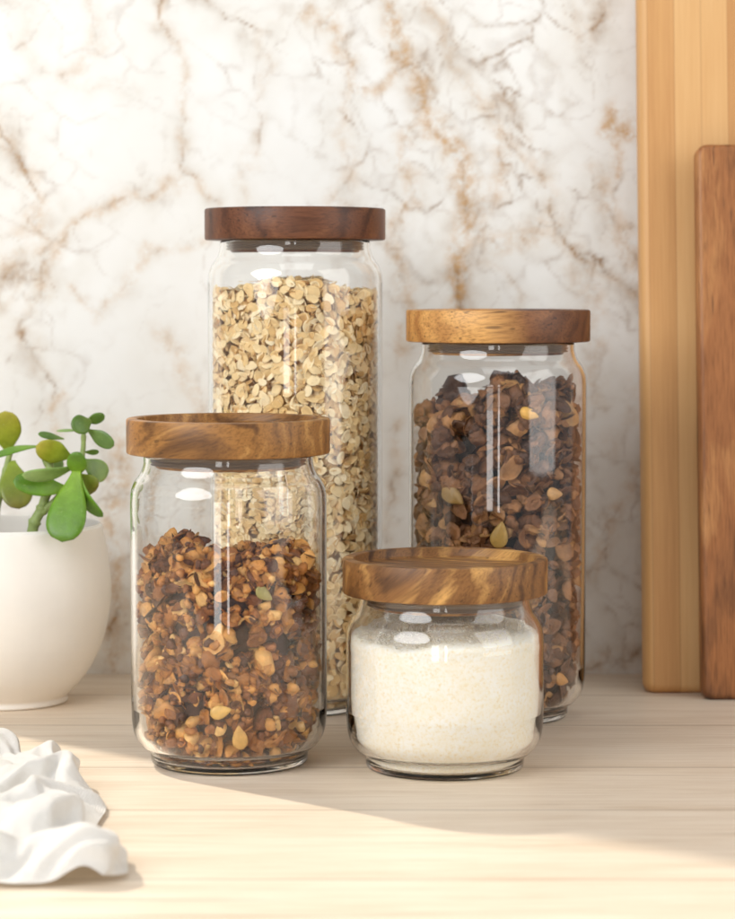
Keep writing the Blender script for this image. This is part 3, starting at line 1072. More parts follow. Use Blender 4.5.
# --- shredded coconut
def fill_coco():
    r = np.random.default_rng(31)
    rin = inner_radius(0.0905)
    h = lambda x, y: 0.0700 + 0.0090 * math.exp(-((x - 0.006) / 0.024) ** 2 - ((y + 0.0) / 0.026) ** 2) + 0.0035 * (y / 0.045) + 0.0034 * float(fbm(np.array([x * 55, y * 55, 0.0]), 5, 4))
    s = Soup()
    core(s, rin, h, 0.00042, 0.0002)
    base = np.array([(-1, 0, 0), (1, 0, 0), (0, 0.28, 0), (0, -0.28, 0), (0.1, 0, 0.09), (-0.1, 0, -0.09)], float)
    bf = np.array([(0, 3, 4), (3, 1, 4), (1, 2, 4), (2, 0, 4), (3, 0, 5), (1, 3, 5), (2, 1, 5), (0, 2, 5)])
    a = r.uniform(0, 2 * math.pi, 2600)
    for k in range(2600):
        ca, sa = math.cos(a[k]), math.sin(a[k])
        z = r.uniform(0.0034, h(0.046 * ca, 0.046 * sa))
        q = float(rin(z)) - 0.00055
        sz = r.uniform(0.0004, 0.0008)
        s.add(keep_inside((base * sz) @ rot_to(np.array([ca, sa, 0]) + r.normal(0, 0.14, 3), r).T + np.array([q * ca, q * sa, z]), rin), bf)
    for k in range(3800):
        t, q = r.uniform(0, 2 * math.pi), 0.0465 * math.sqrt(r.uniform())
        x, y = q * math.cos(t), q * math.sin(t)
        sz = r.uniform(0.0006, 0.0017)
        s.add(keep_inside((base * sz) @ rot_to(np.array([0, 0, 1.0]) + r.normal(0, 0.4, 3), r).T + np.array([x, y, h(x, y) + r.uniform(-0.0004, 0.0009)]), rin), bf)
    V, F = s.data()
    m = mat_coconut()
    o = tri_obj("shredded_coconut", V, F, m, loc=(J_COCO.x, J_COCO.y, 0))
    tag(o, "fine white shredded coconut mounded in the shortest jar", "coconut", kind='stuff')


fill_oats()
fill_granola()
fill_choc()
fill_coco()


# --- seeds and nuts one can single out against the glass
def seed_thing(name, jar, rin, X, Y, length, spin, tilt, colours, label, kindseed, flat=1.0):
    # point of the inner wall in front of the pixel
    x = (px(X, Y, jar.y - 0.03).x - jar.x)
    rr = 0.0476
    y = -math.sqrt(max(rr * rr - x * x, 1e-6))
    z = px(X, Y, jar.y + y).z
    V, F = seed_kernel(kindseed)
    V = V * np.array([1, 1, flat]) * length / 2
    nrm = np.array([x, y, 0.0]) / rr
    # local x follows `spin` in the picture plane (0 = right, 90 = up)
    u = np.array([-y, x, 0.0]) / rr
    if u[0] < 0: u = -u
    w = np.array([0, 0, 1.0])
    ax = math.cos(spin) * u + math.sin(spin) * w
    nz = nrm + tilt * w
    nz = nz - ax * nz.dot(ax)
    nz /= np.linalg.norm(nz)
    Rm = np.stack([ax, np.cross(nz, ax), nz], 1)
    P = keep_inside(V @ Rm.T + np.array([x, y, z]) , rin, gap=0.00012)
    c = P.mean(0)
    m = mat_plain(name + "_skin", colours, 0.42, 0.25, 500, var=0.16)
    o = tri_obj(name, P - c, F, m, loc=(jar.x + c[0], jar.y + c[1], c[2]))
    tag(o, label, name.replace("_", " ").split()[-1])


RG, RC = inner_radius(0.1612), inner_radius(0.2155)
seed_thing("pumpkin_seed", J_GRAN, RG, 242, 738, 0.0118, R(95), 0.0, srgb(206, 158, 84), "upright pale pumpkin seed low in the walnut granola, pressed on the glass", 1)
seed_thing("pumpkin_seed", J_GRAN, RG, 223, 712, 0.0108, R(15), 0.1, srgb(214, 170, 90), "tan pumpkin seed lying sideways in the walnut granola, left of the upright one", 2)
seed_thing("pumpkin_seed", J_GRAN, RG, 265, 594, 0.0105, R(-38), 0.3, srgb(158, 146, 84), "greenish slanting pumpkin seed near the top of the walnut granola", 3)
seed_thing("pumpkin_seed", J_CHOC, RC, 498, 535, 0.0150, R(80), 0.0, srgb(168, 134, 66), "olive upright pumpkin seed in the dark granola just above the short jar's lid", 4)
seed_thing("pumpkin_seed", J_CHOC, RC, 452, 496, 0.0155, R(-32), 0.2, srgb(158, 124, 66), "long slanting pumpkin seed left in the dark granola", 5)
seed_thing("almond_piece", J_CHOC, RC, 528, 414, 0.0115, R(-20), 0.2, srgb(226, 174, 82), "bright yellow almond piece near the top of the dark granola", 6, 1.8)
seed_thing("pumpkin_seed", J_CHOC, RC, 554, 494, 0.0112, R(-5), 0.1, srgb(196, 150, 96), "plump tan pumpkin seed right of centre in the dark granola", 7, 1.5)
seed_thing("pumpkin_seed", J_CHOC, RC, 562, 680, 0.0110, R(-20), 0.1, srgb(196, 140, 76), "tan pumpkin seed at the foot of the dark granola, right of the short jar", 8, 1.4)

# ------------------------------------------------------------------ cutting boards
def board(name, x0, x1, z1, thick, foot, lean, yaw, corner, mat, label):
    """A board standing on its end: rounded corners, leaning back by `lean`, origin at its left foot."""
    pts = []
    w = x1 - x0
    for cx, cz, a0 in ((corner, corner, 180), (w - corner, corner, 270), (w - corner, z1 - corner, 0), (corner, z1 - corner, 90)):
        for k in range(9):
            a = R(a0 + 90 * k / 8)
            pts.append((cx + corner * math.cos(a), cz + corner * math.sin(a)))
    bm = bmesh.new()
    lo = [bm.verts.new((x, 0, z)) for x, z in pts]
    f = bm.faces.new(lo)
    ex = bmesh.ops.extrude_face_region(bm, geom=[f])
    for v in [g for g in ex['geom'] if isinstance(g, bmesh.types.BMVert)]: v.co.y += thick
    bmesh.ops.recalc_face_normals(bm, faces=bm.faces[:])
    ed = [e for e in bm.edges if abs(e.verts[0].co.y - e.verts[1].co.y) < 1e-6]
    bmesh.ops.bevel(bm, geom=ed, offset=0.0055 if thick > 0.018 else 0.0035, segments=5, profile=0.5, affect='EDGES')
    me = bpy.data.meshes.new(name)
    bm.to_mesh(me)
    bm.free()
    me.polygons.foreach_set("use_smooth", [True] * len(me.polygons))
    me.set_sharp_from_angle(angle=R(50))
    me.materials.append(mat)
    o = bpy.data.objects.new(name, me)
    o.location = foot
    o.rotation_euler = (-lean, 0, yaw)
    link(o)
    return tag(o, label, "cutting board")


fb = at_ground(645, 694)
board("cutting_board", 0, 0.26, 0.64, 0.020, (fb.x + 0.0005, fb.y, 0.0004), R(7.0), R(2.0), 0.007, mat_bamboo(),
      "tall pale bamboo cutting board leaning on the marble wall, behind the brown one")
f2 = at_ground(700, 697)
board("cutting_board", 0, 0.20, 0.335, 0.014, (f2.x, f2.y - 0.013, 0.0004), R(7.0), R(2.0), 0.007,
      mat_wood("reddish_wood", srgb(100, 62, 34), srgb(158, 102, 58), srgb(194, 138, 84), rot=(0, R(90), 0), offset=(0.1, 0.35, 0.2), bands=14, stretch=0.3),
      "reddish brown wooden cutting board leaning in front of the bamboo board")

# ------------------------------------------------------------------ pot and succulent
POT = px(6, 620, 1.478)
PZ = 1.478 / FPX


def pot():
    def zz(y): return px(6, y, 1.478).z
    k = PZ
    outer = spline([(0.0, 0.0015), (0.030, 0.0015), (0.0345, 0.0002), (0.0362, 0.0010), (0.0362, 0.0040), (0.0395, 0.0075), (0.0490, 0.0190), (0.0570, 0.0350), (0.0615, 0.0540), (0.0625, 0.0700), (0.0610, 0.0860), (0.0578, 0.1045)], 8)
    inner = spline([(0.0574, 0.1053), (0.0566, 0.1056), (0.0560, 0.1050), (0.0585, 0.0870), (0.0597, 0.0700), (0.0560, 0.0430), (0.045, 0.0210), (0.0, 0.0120)], 8)
    V, F = lathe(outer + inner, 128)
    o = mesh_obj("plant_pot", V, F, mat_plain("cream_ceramic", srgb(240, 235, 226), 0.42, 0.03, 60, var=0.02), loc=(POT.x, POT.y, 0))
    tag(o, "round cream ceramic pot holding a small jade plant", "pot")
    # soil
    s = Soup()
    seg, V, F = 48, [(0, 0, 0.088)], []
    for k_ in range(1, 6):
        for q in range(seg):
            a = 2 * math.pi * q / seg
            r_ = 0.0578 * k_ / 5
            V.append((r_ * math.cos(a), r_ * math.sin(a), 0.086 + 0.003 * rng.uniform(-1, 1) * (k_ < 5)))
    for q in range(seg): F.append((0, 1 + q, 1 + (q + 1) % seg))
    for k_ in range(4):
        for q in range(seg):
            a, b = 1 + k_ * seg + q, 1 + k_ * seg + (q + 1) % seg
            F += [(a, a + seg, b + seg), (a, b + seg, b)]
    o = tri_obj("soil", np.array(V), np.array(F), mat_plain("potting_soil", srgb(70, 52, 38), 0.9, 0.8, 300, var=0.4), loc=(POT.x, POT.y, 0))
    tag(o, "dark potting soil inside the cream pot", "soil", kind='stuff')


pot()

LEAF_MATS = {
    'g': mat_leaf("leaf_green", srgb(98, 140, 30), srgb(80, 120, 26), srgb(140, 174, 58)),
    'y': mat_leaf("leaf_yellow_green", srgb(152, 160, 40), srgb(164, 146, 48), srgb(136, 160, 50)),
    'p': mat_leaf("leaf_pale", srgb(128, 156, 84), srgb(146, 172, 108), srgb(112, 146, 58)),
    'd': mat_leaf("leaf_deep", srgb(84, 116, 44), srgb(88, 118, 46), srgb(112, 138, 56)),
    'o': mat_leaf("leaf_olive", srgb(124, 140, 40), srgb(122, 108, 44), srgb(140, 158, 54)),
}


def leaf(root, o3, base, tip, width, kind, depth=0.0, tipdepth=0.0, turn=0.0, bend=0.0, thick=0.32, full=0.62):
    """A fleshy paddle from base to tip (photo pixels at the pot's depth), `turn` rolls it about its length."""
    D = POT.y
    a, b = px(base[0], base[1], D + depth), px(tip[0], tip[1], D + tipdepth)
    L = (b - a).length
    ax = (b - a).normalized()
    toward = Vector((0, -1, 0.12))
    nz = (toward - ax * toward.dot(ax)).normalized()
    nz = Matrix.Rotation(turn, 3, ax) @ nz
    sd = nz.cross(ax)
    wid = width * PZ / 2
    nu, nv = 20, 18
    V, F, T = [], [], []
    for i in range(nu + 1):
        t = i / nu
        if t < full: w = 0.22 + 0.78 * math.sin(t / full * math.pi / 2) ** 1.5
        else: w = math.sqrt(max(0.0, 1 - ((t - full) / (1 - full)) ** 2.3))
        w = max(w, 0.02)
        c = a + ax * (L * t) + nz * (bend * PZ * math.sin(math.pi * t))
        for j in range(nv):
            q = 2 * math.pi * j / nv
            up = math.sin(q)
            th = thick * wid * (w ** 0.8) * up * (0.75 if up > 0 else 1.0)
            cup = 0.12 * wid * w * math.cos(q) ** 2
            V.append(c + sd * (wid * w * math.cos(q)) + nz * (th + cup))
            T.append(t)
    for i in range(nu):
        for j in range(nv):
            j2 = (j + 1) % nv
            F.append((i * nv + j, i * nv + j2, (i + 1) * nv + j2, (i + 1) * nv + j))
    F.append(tuple(range(nv))[::-1])
    F.append(tuple(nu * nv + j for j in range(nv)))
    V = [v - root.location for v in V]
    o = mesh_obj("leaf", V, F, LEAF_MATS[kind], root)
    at = o.data.attributes.new("along", 'FLOAT', 'POINT')
    at.data.foreach_set("value", np.array(T, dtype=np.float32))
    return o


def tube(points, radii, seg=12):
    V, F = [], []
    P = [Vector(p) for p in points]
    for i, p in enumerate(P):
        d = (P[min(i + 1, len(P) - 1)] - P[max(i - 1, 0)]).normalized()
        u = d.cross(Vector((0, 1, 0.1))).normalized()
        w = d.cross(u)
        for k in range(seg):
            a = 2 * math.pi * k / seg
            V.append(p + (u * math.cos(a) + w * math.sin(a)) * radii[i])
    for i in range(len(P) - 1):
        for k in range(seg):
            k2 = (k + 1) % seg
            F.append((i * seg + k, i * seg + k2, (i + 1) * seg + k2, (i + 1) * seg + k))
    F.append(tuple(range(seg))[::-1])
    F.append(tuple((len(P) - 1) * seg + k for k in range(seg)))
    return V, F


def succulent():
    root = empty("succulent", (px(36, 530, POT.y).x, POT.y, 0.086))
    tag(root, "small jade plant with plump green leaves growing in the cream pot", "plant")
    stem_m = mat_plain("green_stem", srgb(142, 160, 92), 0.5, 0.3, 250, var=0.2)

    def stem(pts, r0, r1, nodes=0.25):
        P = spline([tuple(px(x, y, POT.y + d)) for x, y, d in pts], 8)
        n_ = len(P)
        rad = [(r0 + (r1 - r0) * i / (n_ - 1)) * (1 + nodes * max(0, math.sin(i * 0.9)) ** 4) for i in range(n_)]
        V, F = tube([Vector(p) - root.location for p in P], rad)
        mesh_obj("stem", V, F, stem_m, root)
    stem([(31, 545, -0.030), (34, 524, -0.030), (42, 508, -0.029), (47, 490, -0.028), (50, 470, -0.026), (46, 456, -0.024), (38, 447, -0.022)], 0.0033, 0.0020, 0.35)
    stem([(40, 514, -0.029), (58, 498, -0.032), (72, 482, -0.034), (78, 470, -0.035), (83, 450, -0.035), (84, 430, -0.035), (88, 418, -0.035)], 0.0022, 0.0011)
    stem([(-8, 545, 0.01), (-2, 500, 0.006), (6, 470, 0.004), (10, 452, 0.004)], 0.0026, 0.0016)
    L = lambda *a, **k: leaf(root, None, *a, **k)
    L((8, 452), (5, 411), 30, 'y', 0.004, -0.004, turn=R(10), full=0.55)
    L((42, 446), (-8, 458), 12, 'g', -0.022, -0.034, turn=R(52), bend=3)
    L((40, 452), (62, 470), 18, 'p', -0.014, -0.018)
    L((71, 457), (36, 446), 24, 'y', -0.026, -0.034, turn=R(-18), full=0.5)
    L((76, 466), (22, 475), 17, 'p', -0.035, -0.050, turn=R(-46), bend=5)
    L((72, 490), (13, 481), 23, 'g', -0.034, -0.046, turn=R(20), bend=-2)
    L((12, 461), (19, 509), 33, 'o', 0.004, -0.012, turn=R(-15), full=0.58)
    L((77, 470), (62, 542), 39, 'g', -0.039, -0.0590, turn=R(8), full=0.70)
    L((77, 476), (77, 452), 20, 'g', -0.036, -0.046, full=0.5, thick=0.45)
    L((80, 470), (103, 517), 17, 'g', -0.036, -0.042, turn=R(42), bend=10)
    L((82, 460), (107, 477), 22, 'p', -0.030, -0.022, turn=R(-15))
    L((78, 474), (96, 491), 22, 'o', -0.030, -0.030, turn=R(20))
    L((77, 508), (91, 505), 8, 'y', -0.030, -0.034)
    L((91, 421), (72, 428), 20, 'd', -0.036, -0.046, full=0.5, thick=0.4)
    L((86, 421), (105, 416), 12, 'd', -0.034, -0.030, turn=R(30), full=0.5)
    L((88, 430), (114, 446), 16, 'd', -0.035, -0.039, turn=R(20), full=0.55)
    L((64, 439), (38, 434), 10, 'd', -0.022, -0.028, turn=R(45))
    L((84, 430), (56, 431), 6, 'p', -0.035, -0.033, turn=R(60))
    L((84, 452), (99, 452), 7, 'd', -0.033, -0.030, turn=R(40))


succulent()


# ------------------------------------------------------------------ cloth
# a crumpled sheet of 84 rows by 64 columns: along each row the first point, then steps, in quarter millimetres
NAPKIN_X = [
    -1104,11,10,11,11,11,11,10,11,11,11,11,10,11,11,11,11,10,11,11,11,11,10,11,11,11,11,10,11,11,11,11,10,11,11,11,11,10,11,11,11,11,
    10,11,11,11,10,11,11,11,11,10,11,11,11,11,10,11,11,11,11,10,11,0,-1094,12,10,9,9,7,11,12,10,9,9,10,9,9,12,12,13,14,12,11,8,9,
    6,11,13,13,13,13,12,11,10,11,9,10,12,11,11,12,9,10,12,14,13,10,9,11,12,12,9,9,10,10,11,11,11,11,12,11,12,13,14,13,4,-6,-1092,
    10,6,10,12,11,13,11,12,11,11,9,7,8,9,11,12,11,12,12,11,10,7,11,14,14,12,11,11,10,8,11,12,12,12,13,13,11,10,7,13,14,15,13,12,
    12,10,11,8,8,10,11,11,11,12,13,12,10,11,13,12,9,-2,0,-1092,10,7,10,11,13,14,13,13,13,11,10,8,7,5,10,11,7,9,12,13,13,12,13,11,
    11,9,8,9,11,12,14,14,13,14,13,11,8,12,11,14,15,15,14,13,11,10,9,11,11,12,11,10,11,13,14,13,9,9,10,5,4,-2,7,-1080,10,8,5,5,10,
    14,11,12,11,10,11,11,10,7,10,11,7,9,13,14,14,13,10,7,9,11,9,8,11,15,15,13,13,14,13,13,12,14,15,13,15,13,11,11,11,7,11,13,13,
    14,14,12,11,13,14,12,10,9,6,-4,-2,3,13,-1079,11,7,2,5,12,11,7,9,10,10,11,13,13,11,13,12,10,11,9,11,13,11,11,10,10,10,6,9,12,
    14,15,15,14,14,14,15,15,15,15,14,14,11,9,9,12,7,11,14,14,15,15,15,13,13,12,12,11,9,3,-9,-2,6,14,-1088,10,8,6,10,12,9,8,11,9,
    11,9,11,13,13,10,9,12,12,11,11,13,13,11,11,7,10,9,11,10,14,15,14,14,15,14,13,15,15,14,13,14,12,9,8,12,11,13,13,15,15,15,15,15,
    13,10,8,10,9,2,-6,3,2,12,-1096,10,8,9,14,12,10,8,10,13,13,11,11,11,12,7,5,10,11,12,13,13,12,11,11,11,13,12,11,10,12,14,14,13,
    14,12,13,14,13,11,12,14,13,11,11,14,12,12,13,14,15,14,15,14,12,10,9,11,9,-1,-4,7,0,11,-1104,10,10,12,14,12,11,10,10,14,15,15,13,
    12,10,6,6,8,7,9,11,11,10,11,10,12,15,14,13,12,12,13,14,14,14,11,12,12,12,11,10,14,14,12,12,14,14,13,12,14,14,14,14,12,13,12,9,
    10,10,1,-5,5,1,12,-1114,11,12,14,15,14,12,9,11,14,16,15,15,14,11,8,6,7,9,7,8,8,10,9,8,12,14,14,14,14,14,15,14,12,12,9,11,11,
    11,12,11,14,14,13,13,14,14,13,13,13,13,13,13,12,11,11,10,10,12,6,-6,3,3,12,-1120,12,14,14,15,14,11,10,11,14,16,15,15,13,10,8,6,
    10,11,5,6,9,11,9,10,14,14,13,13,14,15,15,13,11,11,12,12,11,9,9,12,12,14,13,13,13,13,13,14,12,11,11,12,13,12,10,9,11,13,9,-1,7,
    5,6,-1123,11,13,14,14,13,12,13,13,14,15,14,13,10,7,9,10,12,11,4,5,9,11,11,11,14,14,14,14,15,15,15,14,11,11,11,12,11,9,9,11,11,
    12,14,13,11,11,13,15,13,11,8,12,14,11,8,10,12,12,11,3,13,8,-2,-1126,10,12,13,14,14,13,13,13,13,14,14,11,6,8,9,12,12,11,10,9,7,
    8,12,13,14,14,15,14,14,14,15,13,11,11,11,10,13,10,7,11,10,13,13,13,12,12,11,14,12,10,8,13,12,10,8,11,11,12,11,8,15,10,-4,-1122,
    11,10,9,11,13,13,11,13,13,13,13,10,8,10,7,12,12,10,12,10,9,11,13,12,12,13,14,15,14,15,15,15,11,12,10,7,10,10,10,11,10,11,13,12,
    12,12,12,14,12,10,8,11,11,9,9,10,11,12,12,13,15,9,-3,-1118,12,11,6,5,11,14,13,13,12,9,11,10,11,10,8,11,12,10,12,11,12,13,13,11,
    9,12,15,15,15,15,16,14,11,10,11,8,9,11,11,11,11,10,11,10,11,12,13,11,12,11,10,10,10,9,12,11,9,10,11,13,12,9,5,-1117,10,12,7,7,
    11,12,13,11,11,6,10,8,12,13,13,12,10,8,10,10,12,12,13,12,11,13,14,15,15,15,15,13,10,12,13,11,10,9,9,11,12,10,9,8,10,10,11,10,
    12,13,11,12,10,9,11,8,7,10,13,10,10,12,12,-1115,9,12,10,10,8,9,11,11,9,6,11,10,12,13,14,13,11,10,9,10,10,11,13,12,11,13,13,14,
    14,14,14,13,12,13,12,12,11,10,7,8,13,12,10,7,9,10,10,8,10,11,12,12,11,10,11,5,4,12,13,10,9,14,16,-1114,8,9,9,10,9,10,9,9,9,9,
    12,13,13,12,13,14,13,13,10,9,7,10,13,12,13,12,11,10,12,13,14,12,14,13,13,11,12,11,9,8,11,11,11,10,10,9,9,9,8,9,11,11,11,11,11,
    4,5,12,15,11,9,11,16,-1116,6,7,9,11,11,10,4,8,12,13,13,14,13,12,11,12,14,13,10,10,9,9,12,14,13,13,11,11,10,13,12,10,11,12,12,
    12,12,12,11,11,10,10,11,11,7,6,10,10,9,10,11,11,9,9,11,7,6,12,15,15,12,9,10,-1115,9,9,8,6,6,10,7,11,11,13,11,12,13,12,12,12,
    14,13,11,9,8,9,11,14,14,12,12,12,12,14,12,10,9,10,10,11,12,12,11,11,9,10,12,9,6,8,11,12,11,11,10,12,8,6,10,9,7,11,16,17,15,
    10,3,-1111,12,12,9,4,0,8,12,11,8,11,11,13,12,12,12,11,12,10,10,10,9,10,10,11,13,14,13,12,14,13,13,12,10,11,11,10,12,11,9,8,9,
    10,12,7,6,10,10,11,12,14,13,12,8,0,7,9,10,11,14,16,17,11,3,-1107,13,12,8,4,0,9,13,10,5,10,12,11,12,10,12,12,13,11,10,11,9,7,
    8,10,12,14,13,14,14,13,12,13,11,13,11,9,12,11,10,8,8,9,12,9,7,9,9,10,10,13,14,14,9,1,3,7,10,10,14,14,16,10,9,-1111,12,10,7,7,
    7,11,13,9,6,11,10,9,9,10,11,10,12,12,12,12,11,7,8,10,12,13,12,13,14,13,11,11,12,13,12,10,12,10,11,10,8,10,12,11,8,6,10,10,9,
    11,12,14,13,7,4,4,7,10,12,10,13,8,13,-1117,11,10,8,10,11,13,11,9,9,12,9,6,8,11,9,9,10,12,12,12,11,10,10,10,10,13,12,12,13,13,
    11,10,11,12,11,10,12,9,13,13,11,11,11,9,10,7,9,11,11,8,10,13,15,12,7,4,4,10,10,4,10,9,13,-1120,12,12,9,10,10,10,10,12,12,11,8,
    6,8,10,11,10,7,11,11,10,11,11,11,9,11,14,13,10,11,11,13,12,11,9,10,9,12,13,14,14,11,10,11,8,10,10,10,11,11,10,7,11,14,13,12,8,
    5,9,6,-3,7,12,13,-1120,10,12,8,10,9,10,10,12,11,11,10,9,9,9,9,9,7,10,13,10,9,10,9,11,13,14,13,12,9,10,12,14,12,11,10,8,10,12,
    13,13,11,12,12,12,12,12,8,8,9,10,8,9,13,12,13,11,10,8,3,-6,3,13,14,-1118,8,10,10,9,11,9,10,9,8,10,12,12,10,6,9,9,8,10,11,9,
    7,9,11,13,11,13,13,11,10,12,13,13,13,14,12,10,8,10,11,13,12,12,13,13,14,12,7,8,8,10,9,8,10,12,12,8,10,11,5,-3,4,12,10,-1115,9,
    11,9,6,8,10,10,9,9,11,10,9,9,5,7,10,10,10,11,10,8,8,11,13,11,11,11,11,13,14,15,14,13,14,11,11,11,10,11,13,12,11,9,12,13,11,8,
    10,10,8,9,9,8,10,10,6,8,10,7,3,5,14,8,-1115,10,11,10,7,7,9,10,10,9,10,6,7,9,7,5,7,12,12,12,11,9,10,12,10,10,8,10,12,14,15,
    15,15,14,13,10,10,13,10,10,13,13,9,8,10,13,10,10,12,10,7,10,9,6,10,9,7,4,8,10,8,7,13,9,-1112,8,9,9,9,8,9,8,7,9,9,7,5,7,9,
    7,6,10,13,13,13,12,12,11,7,7,8,12,12,13,15,15,14,15,13,9,9,11,11,11,13,14,12,9,10,10,9,9,9,10,9,11,10,7,8,10,8,2,7,12,7,4,
    14,15,-1109,7,8,8,10,9,8,7,7,7,8,7,8,5,5,10,9,10,11,14,14,12,11,11,10,8,6,10,12,13,13,14,15,14,11,8,8,10,12,12,13,13,13,11,
    10,10,8,8,10,10,10,11,10,9,6,9,9,3,6,12,4,4,16,19,-1109,6,7,10,10,8,9,8,9,7,6,7,9,4,3,9,12,10,11,12,14,13,12,11,12,9,5,9,
    13,12,12,11,13,12,11,10,9,8,11,11,12,12,11,10,11,11,8,9,11,10,11,13,10,9,6,9,11,4,4,11,7,8,14,19,-1109,9,8,7,9,9,8,8,9,10,7,
    6,8,6,6,6,8,11,11,11,12,13,13,12,12,11,6,10,11,12,10,8,9,11,12,11,10,10,11,9,10,9,10,11,12,11,9,9,12,10,13,13,9,9,7,8,12,8,
    5,7,10,10,12,19,-1105,9,8,7,8,9,5,8,9,10,10,7,7,4,8,7,6,9,11,12,11,12,11,11,12,11,11,11,9,9,11,9,9,8,10,9,9,12,12,9,9,9,
    10,10,10,9,8,11,12,13,13,12,8,8,9,9,11,10,7,6,13,11,12,22,-1104,6,10,9,7,9,7,7,8,8,9,9,7,5,10,9,7,5,9,12,11,11,8,10,9,11,
    12,12,12,11,11,11,10,7,6,7,8,12,12,8,9,11,10,6,9,9,9,12,12,12,12,12,10,7,9,7,8,10,9,12,15,14,14,21,-1100,3,7,10,8,8,9,9,8,
    7,8,10,8,6,9,9,9,6,6,9,10,10,10,9,7,10,11,13,13,13,11,9,10,10,9,5,7,10,10,7,7,10,11,8,10,10,9,10,11,9,10,12,12,9,10,7,3,8,
    10,15,16,17,19,22,-1101,7,5,8,9,7,8,12,9,6,7,9,9,8,9,10,10,8,6,6,9,10,10,8,6,7,10,13,12,13,12,11,11,11,11,8,6,8,11,8,4,6,
    9,8,10,9,10,10,11,9,7,10,11,10,9,9,3,6,11,18,20,20,22,19,-1103,9,7,8,8,7,7,10,10,8,6,9,11,10,9,7,9,10,7,6,8,8,8,9,6,6,9,
    12,11,11,13,13,12,12,12,9,10,9,10,10,6,6,5,8,9,8,8,8,10,8,7,9,10,8,8,10,8,7,10,16,20,24,23,20,-1104,11,8,9,9,8,8,7,10,9,7,
    8,10,9,9,8,8,8,7,8,9,7,6,6,8,7,9,12,11,11,12,12,11,10,11,10,10,11,11,10,10,8,8,7,8,8,7,6,9,9,6,5,9,8,7,7,8,6,10,16,22,
    25,24,26,-1102,12,10,8,8,8,10,7,8,9,9,7,9,8,8,9,8,7,8,7,9,9,6,4,9,9,9,10,11,12,13,10,7,7,11,11,9,10,11,11,11,10,10,9,6,8,
    8,7,9,10,7,3,6,9,7,4,5,9,12,18,23,23,23,27,-1100,12,9,8,6,9,10,8,9,10,10,9,6,7,8,8,8,9,8,8,8,7,7,7,8,9,9,10,10,12,12,11,
    7,6,7,11,11,9,9,10,11,9,8,10,6,9,9,9,10,10,9,5,3,8,8,6,4,10,13,20,21,22,23,24,-1098,11,8,7,8,9,10,8,9,9,11,11,7,6,7,9,9,
    8,8,9,8,7,9,9,8,6,9,9,10,11,11,10,10,6,5,8,8,9,10,9,11,9,5,9,8,9,11,11,11,9,9,8,2,6,9,9,5,9,12,22,24,23,21,18,-1103,11,
    10,8,9,9,9,6,10,10,12,10,8,9,9,8,9,9,7,7,10,9,9,9,8,5,9,11,10,10,8,9,9,10,6,7,8,9,8,5,7,9,7,9,10,11,10,11,11,10,7,9,5,
    5,9,9,8,9,11,20,25,25,21,13,-1109,12,10,8,8,10,9,7,10,11,10,10,10,11,11,8,10,10,8,7,7,10,10,10,9,6,8,9,10,9,9,7,9,9,8,8,8,
    10,9,4,5,8,9,9,9,10,10,11,11,9,8,7,9,6,9,10,9,9,9,18,23,25,21,10,-1113,11,9,7,9,9,9,8,12,12,10,11,11,12,10,10,9,10,10,8,8,
    8,10,10,10,9,8,8,7,9,9,9,9,9,8,8,7,8,8,6,6,9,9,8,9,8,7,11,11,10,9,6,10,10,9,10,10,9,7,14,21,22,20,14,-1117,10,9,10,10,10,
    8,8,11,12,12,12,11,10,10,9,8,10,11,12,10,7,9,10,11,11,8,7,7,7,8,10,10,9,10,6,8,8,8,6,7,8,8,8,9,8,6,8,9,9,9,8,11,12,11,12,
    11,9,5,9,16,20,19,20,-1123,10,11,12,10,10,8,10,10,11,12,11,11,8,9,10,10,11,11,11,12,10,10,11,10,11,7,8,8,8,6,9,10,10,10,8,8,
    7,9,7,7,7,8,8,7,9,8,8,6,6,7,10,11,12,13,11,11,9,4,5,16,20,16,22,-1127,12,11,12,11,10,10,8,7,10,11,11,12,8,8,9,11,10,12,12,
    12,10,10,11,11,12,9,9,7,10,10,9,9,10,10,9,8,8,7,7,8,8,7,7,8,8,9,9,7,6,6,9,11,10,10,10,8,9,8,6,14,19,14,22,-1131,12,13,12,
    10,10,11,9,8,9,10,10,10,5,8,10,11,12,12,13,13,11,11,10,10,11,10,9,9,11,11,10,11,9,10,8,8,8,8,8,8,8,8,6,8,9,8,8,7,8,9,9,10,
    9,8,9,6,4,8,9,14,18,14,19,-1133,12,13,12,11,9,10,9,11,10,7,8,8,4,8,11,12,12,13,13,13,12,11,10,11,11,12,11,10,10,11,11,9,9,9,
    6,7,9,9,9,10,9,10,7,7,8,9,8,7,6,9,11,11,7,4,9,7,3,7,15,15,13,13,13,-1136,12,13,13,12,10,7,10,11,9,5,7,7,7,8,10,11,12,13,
    12,13,12,13,11,11,11,11,13,13,12,12,10,8,9,9,7,6,5,7,10,12,11,11,9,8,7,9,9,7,4,8,11,11,9,4,6,7,5,7,16,14,8,10,12,-1137,10,
    13,12,12,11,9,9,10,9,5,5,7,9,9,10,11,12,12,13,11,12,12,12,12,10,13,12,14,13,13,11,9,9,8,7,6,6,5,8,10,12,12,11,8,7,8,9,8,6,
    7,9,11,9,7,6,7,7,6,14,7,4,10,15,-1138,10,11,12,9,11,10,10,10,9,7,6,7,10,9,10,10,11,11,12,11,11,10,12,13,12,13,13,14,13,12,13,
    11,10,9,7,5,7,7,7,7,9,12,12,10,6,7,8,9,10,9,9,9,7,6,7,7,10,8,11,-1,3,13,12,-1142,11,11,11,11,11,11,10,10,6,7,7,10,10,7,11,
    10,8,10,10,11,12,12,12,12,12,13,12,13,13,13,12,13,12,11,9,6,6,8,7,6,7,10,12,11,8,6,9,11,10,10,9,8,8,6,3,5,10,12,11,-4,0,12,
